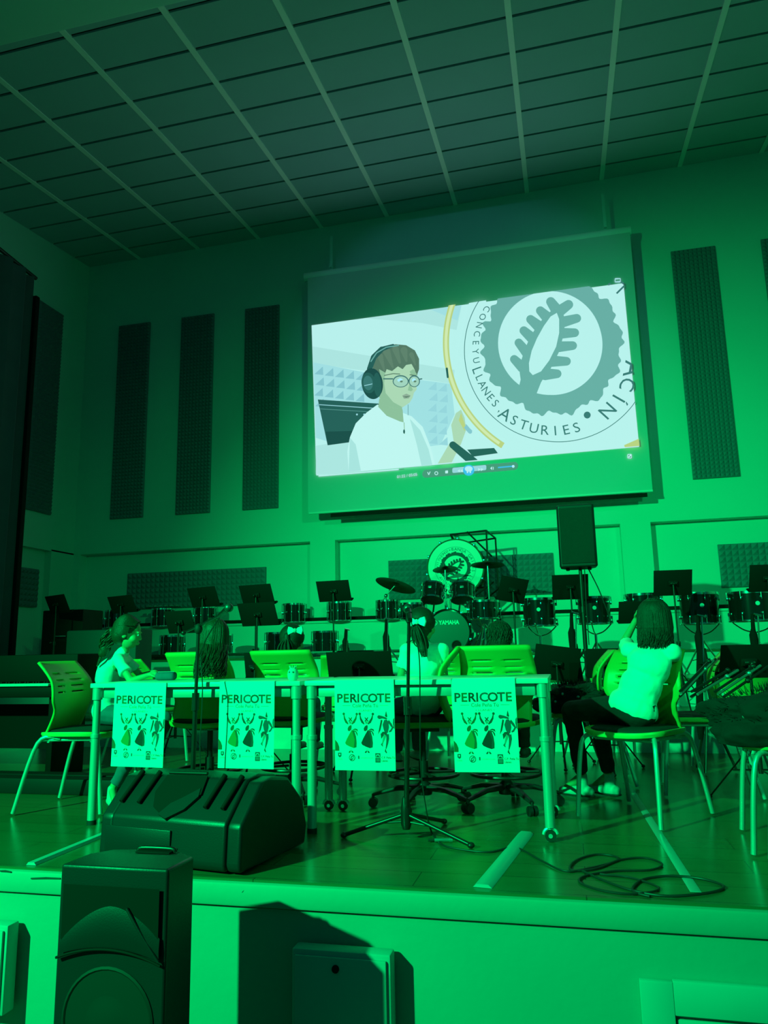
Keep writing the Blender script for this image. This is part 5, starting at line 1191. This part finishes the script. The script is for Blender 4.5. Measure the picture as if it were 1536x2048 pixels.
def person(label, J, s=1., hair='long', face=(0, 1, 0), up_=(0, 0, 1), pants='jeans', shoe_m='shoe', hairm='hair', bow=None, fine=.006, hands=True, seed=1.):
    t = thing('person', label, 'person', (J['pelvis'][0], J['pelvis'][1], 0))
    O = V(t.location); K = {k: V(v)-O for k, v in J.items()}
    pel, ch, nk, hd = K['pelvis'], K['chest'], K['neck'], K['head']
    sl, sr = K['sh_l'], K['sh_r']; side = (sr-sl).normalized(); spine = (ch-pel).normalized(); fwd = spine.cross(side)*-1
    Rt = Matrix((side, spine.cross(side)*-1 if False else side.cross(spine)*-1, spine)).transposed()
    def rot(axz): a = V(axz).normalized(); y = a.cross(side).normalized(); x = y.cross(a); return Matrix((x, y, a)).transposed()
    Rp = rot(spine)
    # ---- body (one surface)
    g = G(); hl, hr_ = pel-side*.07*s, pel+side*.07*s
    g.ell(pel+spine*.02*s, (.120*s, .092*s, .085*s), Rp); g.ell(pel.lerp(ch, .5), (.100*s, .075*s, .12*s), Rp); g.ell(ch, (.118*s, .082*s, .125*s), Rp); g.cap(sl, sr, .034*s, .034*s); g.cap(ch, nk, .06*s, .036*s); g.cap(nk-(hd-nk)*.2, nk.lerp(hd, .8), .033*s, .032*s)
    hs = .93; P, Rh = head(g, hd, face, up_, hs)
    for q in 'lr':
        S, E_l, W_ = K['sh_'+q], K['el_'+q], K['wr_'+q]; g.cap(S, E_l, .031*s, .027*s); g.cap(E_l, W_, .027*s, .018*s)
        if hands: hand(g, W_, K.get('hd_'+q, W_+(W_-E_l))-W_, K.get('pn_'+q, V((0, 0, -1))+O)-(O if 'pn_'+q in K else V((0, 0, 0))) if False else V((0, 0, -1)), s*.95, .6)
        Hp = hl if q == 'l' else hr_; Kn, An, To = K['kn_'+q], K['an_'+q], K['to_'+q]
        g.cap(Hp, Kn, .070*s, .047*s); g.cap(Kn, Kn.lerp(An, .35), .047*s, .045*s); g.cap(Kn.lerp(An, .3), An, .046*s, .028*s); g.cap(An, To+V((0, 0, .02)), .028*s, .020*s)
    remesh(g, 'body', fine, M['skin'], t)
    # ---- clothes
    g = G(); hem = pel+spine*.02*s
    g.ell(hem, (.148*s, .120*s, .105*s), Rp); g.ell(pel.lerp(ch, .5), (.126*s, .098*s, .15*s), Rp); g.ell(ch, (.134*s, .096*s, .130*s), Rp); g.cap(sl, sr, .047*s, .047*s); g.cap(ch+spine*.06*s, nk-(nk-ch)*.10, .072*s, .050*s)
    for q in 'lr': S, E_l = K['sh_'+q], K['el_'+q]; g.cap(S, S.lerp(E_l, .42), .046*s, .044*s); g.cyl(S.lerp(E_l, .30), S.lerp(E_l, .62), .043*s, .050*s, 16)
    remesh(g, 'shirt', .007, M['tee'], t, .012*s, 11, 3, 'white short-sleeved T-shirt', seed)
    g = G(); g.ell(pel-spine*.015*s, (.134*s, .105*s, .09*s), Rp)
    for q in 'lr': Hp = hl if q == 'l' else hr_; Kn, An = K['kn_'+q], K['an_'+q]; g.cap(Hp, Kn, .083*s, .060*s); g.cap(Kn, Kn.lerp(An, .4), .059*s, .054*s); g.cyl(Kn.lerp(An, .3), Kn.lerp(An, .93), .056*s, .044*s, 18)
    remesh(g, 'trousers', .007, M['jeans'] if pants == 'jeans' else M['blackcloth'], t, .006*s, 13, 2, None, seed+3)
    for q in 'lr':
        g = G(); shoe(g, K['an_'+q], K['to_'+q], s); sh = remesh(g, 'shoe', .006, M[shoe_m], t); g = G(); a = K['an_'+q]; to = K['to_'+q]; d_ = (to-a); d_.z = 0; d_.normalize(); h_ = V((a.x, a.y, to.z)); g.cap(h_-d_*.045*s, to, .034*s, .030*s); g.v = [(v[0], v[1], to.z+.006+(v[2]-to.z)*.28) for v in g.v]; part('sole', g, M['sole'], sh)
    # ---- face details
    for e in (-1, 1):
        g = G(); g.ell(P(e*.030, .075, .004), (.011*hs, .006*hs, .007*hs), Rh, 12); ey = part('eye', g, M['eye'], t); g = G(); g.ell(P(e*.030, .0800, .004), (.005*hs, .002*hs, .005*hs), Rh, 10); part('iris', g, M['iris'], ey)
    # ---- hair
    rng = random.Random(int(seed*10)); g = G()
    g.ell(P(0, -.020, .030), (.080*hs, .090*hs, .086*hs), Rh, 28); g.ell(P(0, -.045, -.015), (.072*hs, .060*hs, .075*hs), Rh, 24)
    def strands(n, fn, r0=.006, r1=.0015, k=8):
        for i in range(n): pts = fn(i/n, i); L = len(pts); pts = bez(pts, 5); g.tube(pts, [(r0*(1-j/len(pts))+r1*j/len(pts)) for j in range(len(pts))], 6)
    if hair in ('pony', 'ponybow', 'bun'):
        tie = P(0, -.108, -.012 if hair == 'pony' else .02)
        def f(q, i):
            a = q*2*math.pi; x = .083*math.sin(a); z = .03+.085*math.cos(a); ca = math.cos(a); st = P(x*.75, .060-.02*abs(math.sin(a)), .055+.035*ca) if ca > .15 else P(x*1.0, .012, z)
            return [st, P(x*1.08, -.03, .03+(z-.03)*1.06), P(x*.75, -.085, .02+(z-.03)*.75), tie+Rh@V((x*.12, 0, (z-.03)*.1))]
        strands(110, f, .004, .0045)
    if hair == 'pony':   # curly ponytail falling back
        end = K['tail']
        def f(q, i):
            o_ = V((rng.gauss(0, .014), rng.gauss(0, .014), rng.gauss(0, .01))); ph = rng.uniform(0, 6.28); pts = []
            for j in range(15): v = j/14; b_ = tie.lerp(end, v)+V((0, 0, .012*math.sin(v*math.pi)))+o_*(1.1*math.sin(math.pi*min(1, v*1.2+.12)))*1.25; pts.append(b_+V((math.sin(v*17+ph), math.cos(v*17+ph), math.sin(v*12+ph)))*.008*min(1, v*3))
            return pts
        strands(60, f, .0055, .002); g.ell(tie, (.022, .022, .022), None, 12); g.cap(tie, tie.lerp(end, .65), .022, .028)
        g.ell(tie.lerp(end, .5), (.03, .03, .06), None, 14)
    if hair == 'ponybow':
        end = K['tail']
        def f(q, i):
            o_ = V((rng.gauss(0, .015), rng.gauss(0, .012), 0)); return [tie, tie.lerp(end, .3)+o_*1.1+V((0, -.01, 0)), tie.lerp(end, .65)+o_*1.2, end+o_*.6+V((0, 0, rng.uniform(-.01, .05)))]
        strands(70, f, .006, .003); g.cap(tie, tie.lerp(end, .8), .022, .026)
    if hair == 'long':
        L = K.get('tail', hd-V((0, 0, .32*s)))
        def f(q, i):
            a = (q-.5)*4.2; x = math.sin(a); y = -math.cos(a); rr = rng.uniform(.97, 1.07); ph = rng.uniform(0, 6.28); zend = (L-hd).z*rng.uniform(.78, 1.05)
            b0_ = P(x*.02, -.02+rng.uniform(-.05, .05), .114); b00 = P(x*.058, -.02+y*.050, .096); b1 = P(x*.086*rr, -.02+y*.078*rr, .045); b2 = P(x*.094*rr, -.022+y*.088*rr, -.05)
            pts = [b0_, b00, b1, b2]
            for j in range(1, 9): v = j/8; e_ = V((b2.x, b2.y, b2.z)).lerp(V(((L.x)*1.0+(b2.x-hd.x)*.95, L.y+(b2.y-hd.y)*.95, hd.z+zend)), v); pts.append(e_+V((math.sin(v*9+ph), math.cos(v*9+ph), 0))*K.get('wave', V((.006, 0, 0))).x*v)
            return pts
        strands(440, f, .0038, .0018); g.ell(P(0, -.045, -.055), (.084*hs, .056*hs, .095*hs), Rh, 24); g.cap(P(0, -.05, -.03), hd.lerp(L, .55)+Rh@V((0, -.02, 0)), .068*hs, .05*hs)
    if hair == 'short':
        def f(q, i):
            a = rng.uniform(0, 6.28); e = rng.uniform(-.75, 1.5); d_ = V((math.cos(a)*math.cos(e), math.sin(a)*math.cos(e), math.sin(e)))
            if d_.y > .55 and d_.z < .4: d_.y *= -1
            b_ = P(d_.x*.082, -.020+d_.y*.090, .030+d_.z*.086); tn = Rh@V((d_.x*.2, d_.y*.2-.0, -.9+d_.z*.3)); return [b_, b_+(Rh@d_)*.004+tn*.012, b_+(Rh@d_)*.002+tn*.024]
        strands(700, f, .0028, .0010)
    part('hair', g, M[hairm], t, smooth=80)
    if bow:
        bc = tie if hair != 'long' else P(.0, -.10, .05); g = G(); mt_ = Rh
        if 'bow' in K: bc = K['bow']
        for e in (-1, 1):
            pts = [bc, bc+mt_@V((e*.03, -.02, .022))*s, bc+mt_@V((e*.066, -.018, .020))*s, bc+mt_@V((e*.064, -.012, -.024))*s, bc+mt_@V((e*.028, -.018, -.014))*s, bc]
            q0 = [p_ for p_ in pts]; g.tube(bez(q0, 5), [.010]*26, 8, flat=2.0) if False else None
            A0 = bc; top = [bc+mt_@V((e*x, -.020-.010*math.sin(x*40), zt))*s for x, zt in ((.004, .008), (.03, .026), (.062, .034), (.070, .0), (.060, -.034), (.03, -.022), (.004, -.008))]
            bot = [p_+mt_@V((0, .014, 0)) for p_ in top]; n_2 = len(top); g.add(top+bot, [tuple(range(n_2)), tuple(range(n_2, 2*n_2))[::-1]]+[(i, (i+1) % n_2, n_2+(i+1) % n_2, n_2+i) for i in range(n_2)])
        g.ell(bc+mt_@V((0, -.024, 0))*s, (.013, .012, .016), None, 12); part('ribbon_bow', g, M[bow], t)
    return t
def seat_pose(px, py, heading, s, lean=.0, seat=.50, head_px=None, arms='lap', turn=0.):
    """points of a seated child; heading degrees, 0 = +x"""
    h = math.radians(heading); f = V((math.cos(h), math.sin(h), 0)); r = V((math.sin(h), -math.cos(h), 0)); z = V((0, 0, 1))
    pel = V((px, py, seat+.075*s)); ch = pel+z*.26*s+f*lean*.26; nk = ch+z*.155*s+f*lean*.10; hd = nk+z*.125*s+f*(.02+lean*.05)
    th = math.radians(heading+turn); r2 = V((math.sin(th), -math.cos(th), 0)); f2 = V((math.cos(th), math.sin(th), 0))
    J = dict(pelvis=pel, chest=ch, neck=nk, head=hd, sh_l=ch+z*.105*s-r2*.130*s, sh_r=ch+z*.105*s+r2*.130*s)
    for q, e in (('l', -1), ('r', 1)):
        kn = pel+f*.36*s+r*(e*.085*s)-z*.02*s; an = V((kn.x, kn.y, 0))+f*.03*s+z*max(.07*s, kn.z-.36*s); J['kn_'+q] = kn; J['an_'+q] = an; J['to_'+q] = an+f*.13*s-z*.05*s
        S = J['sh_'+q]; J['el_'+q] = S-z*.20*s+f*.06*s+r*(e*.03); J['wr_'+q] = J['el_'+q]+f*.17*s-z*.02*s-r*(e*.05); J['hd_'+q] = J['wr_'+q]+f*.1
    return J, f, r, z
S = .80
# girl with the curly ponytail, in profile at the left end of the table
hd = at(256, 1266, 4.28)
J, f, r, z = seat_pose(-2.78, 4.36, 4, S, seat=.47)
J['pelvis'] = V((-2.89, 4.34, .545)); sh = at(247, 1312, 4.28); J['chest'] = at(216, 1352, 4.34); J['neck'] = at(250, 1301, 4.30); J['head'] = hd
J['sh_r'] = at(236, 1320, 4.18); J['sh_l'] = at(252, 1318, 4.44); J['el_r'] = at(262, 1362, 4.12); J['wr_r'] = V((at(296, 1357, 4.14).x, 4.16, .785)); J['hd_r'] = J['wr_r']+V((.1, .02, 0))
J['el_l'] = at(282, 1352, 4.50); J['wr_l'] = V((at(305, 1352, 4.40).x, 4.38, .79)); J['hd_l'] = J['wr_l']+V((.1, -.03, 0)); J['tail'] = at(196, 1330, 4.25)
for q, e in (('l', 1), ('r', -1)):
    kn = V((-2.53, 4.37+e*.07, .50)); J['kn_'+q] = kn; J['an_'+q] = V((-2.74+.1*(e > 0), 4.30+e*.08, .11)); J['to_'+q] = V((-2.66+.1*(e > 0), 4.22+e*.08, .012))
fd = V((.90, .38, -.26))
person('girl with curly ponytail and white T-shirt seated in profile at the left table end', J, S, 'pony', fd, (.25, .05, 1), 'jeans', hairm='hair2', fine=.005, seed=1.3)
# child with long wavy hair behind the boom microphone
hx = at(432, 1272, 4.62); J, f, r, z = seat_pose(hx.x-.01, 4.62, 88, .80, lean=.05, seat=.51); dz = hx.z-J['head'].z
for k in ('chest', 'neck', 'head', 'sh_l', 'sh_r', 'el_l', 'el_r', 'wr_l', 'wr_r', 'hd_l', 'hd_r'): J[k] = J[k]+V((0, 0, dz*(1 if k != 'chest' else .7)))
J['head'] = at(432, 1272, 4.42); J['neck'] = J['neck']+V((0, -.14, 0)); J['chest'] = J['chest']+V((0, -.05, 0))
for k in ('sh_l', 'sh_r', 'el_l', 'el_r'): J[k] = J[k]+V((0, -.10, 0))
J['tail'] = at(424, 1352, 4.26); W_ = V((J['pelvis'].x, J['pelvis'].y, 0)); J['wave'] = W_+V((.014, 0, 0))
person('child with long wavy dark hair hanging over the chair back, seen from behind', J, .80, 'long', (.1, 1, -.1), (0, 0, 1), 'jeans', hairm='hair2', seed=2.1)
# child with the teal ribbon, only the top of the head shows over the chair back
hx = at(577, 1282, 4.85); J, f, r, z = seat_pose(hx.x, 4.85, 86, .78, lean=.12, seat=.51); dz = hx.z-J['head'].z
for k in ('chest', 'neck', 'head', 'sh_l', 'sh_r', 'el_l', 'el_r', 'wr_l', 'wr_r', 'hd_l', 'hd_r'): J[k] = J[k]+V((0, 0, dz*(1 if k != 'chest' else .7)))
J['tail'] = J['head']+V((0, -.12, -.2)); J['bow'] = at(592, 1262, 4.76)
person('child whose head with a teal ribbon just shows above the chair back', J, .78, 'ponybow', (.05, 1, -.15), (0, 0, 1), 'jeans', bow='tealbow', seed=3.3)
# girl with the white bow
hx = at(845, 1252, 4.52); J, f, r, z = seat_pose(at(845, 1400, 4.52).x, 4.52, 120, .82, lean=.0, seat=.51, turn=-25); off = hx-J['head']
for k in ('chest', 'neck', 'head', 'sh_l', 'sh_r', 'el_l', 'el_r', 'wr_l', 'wr_r', 'hd_l', 'hd_r'): J[k] = J[k]+off*(1 if k != 'chest' else .6)
J['tail'] = at(849, 1312, 4.40); J['bow'] = at(836, 1244, 4.40)
person('girl in white T-shirt with a big white hair bow, seen from behind', J, .82, 'ponybow', (.25, 1, -.05), (0, 0, 1), 'jeans', bow='bow', seed=4.2)
# short-haired child
hx = at(1003, 1276, 4.74); J, f, r, z = seat_pose(at(1003, 1400, 4.72).x, 4.72, 84, .82, lean=.05, seat=.51); dz = hx.z-J['head'].z
for k in ('chest', 'neck', 'head', 'sh_l', 'sh_r', 'el_l', 'el_r', 'wr_l', 'wr_r', 'hd_l', 'hd_r'): J[k] = J[k]+V((0, 0, dz*(1 if k != 'chest' else .7)))
person('short-haired child seen from behind over the right chair back', J, .86, 'short', (.05, 1, -.08), (0, 0, 1), 'black', shoe_m='sole', seed=5.5)
# long-haired child in black trousers at the right
s = .93; hd = at(1307, 1236, 4.45)
J = dict(pelvis=V((.30, 4.36, .555)), head=hd, neck=at(1306, 1284, 4.42), chest=at(1298, 1330, 4.38), sh_l=at(1258, 1300, 4.48), sh_r=at(1345, 1304, 4.34))
J['el_l'] = at(1249, 1283, 4.72); J['wr_l'] = at(1274, 1236, 4.66); J['hd_l'] = at(1284, 1216, 4.62); J['el_r'] = at(1352, 1320, 4.62); J['wr_r'] = at(1318, 1262, 4.66); J['hd_r'] = at(1312, 1240, 4.64)
J['kn_l'] = V((-.02, 4.68, .53)); J['kn_r'] = V((.12, 4.78, .53)); J['an_l'] = V((.02, 4.90, .13)); J['an_r'] = V((.18, 4.96, .13)); J['to_l'] = V((-.10, 4.96, .012)); J['to_r'] = V((.07, 5.04, .012))
J['tail'] = at(1310, 1293, 4.40); J['wave'] = V((.30, 4.36, 0))+V((.006, 0, 0))
person('dark-haired child in white T-shirt and black trousers at the right, hands raised to face', J, s, 'long', (-.1, 1, .02), (0, 0, 1), 'black', fine=.006, seed=6.4)
bpy.data.scenes.remove(WORK)
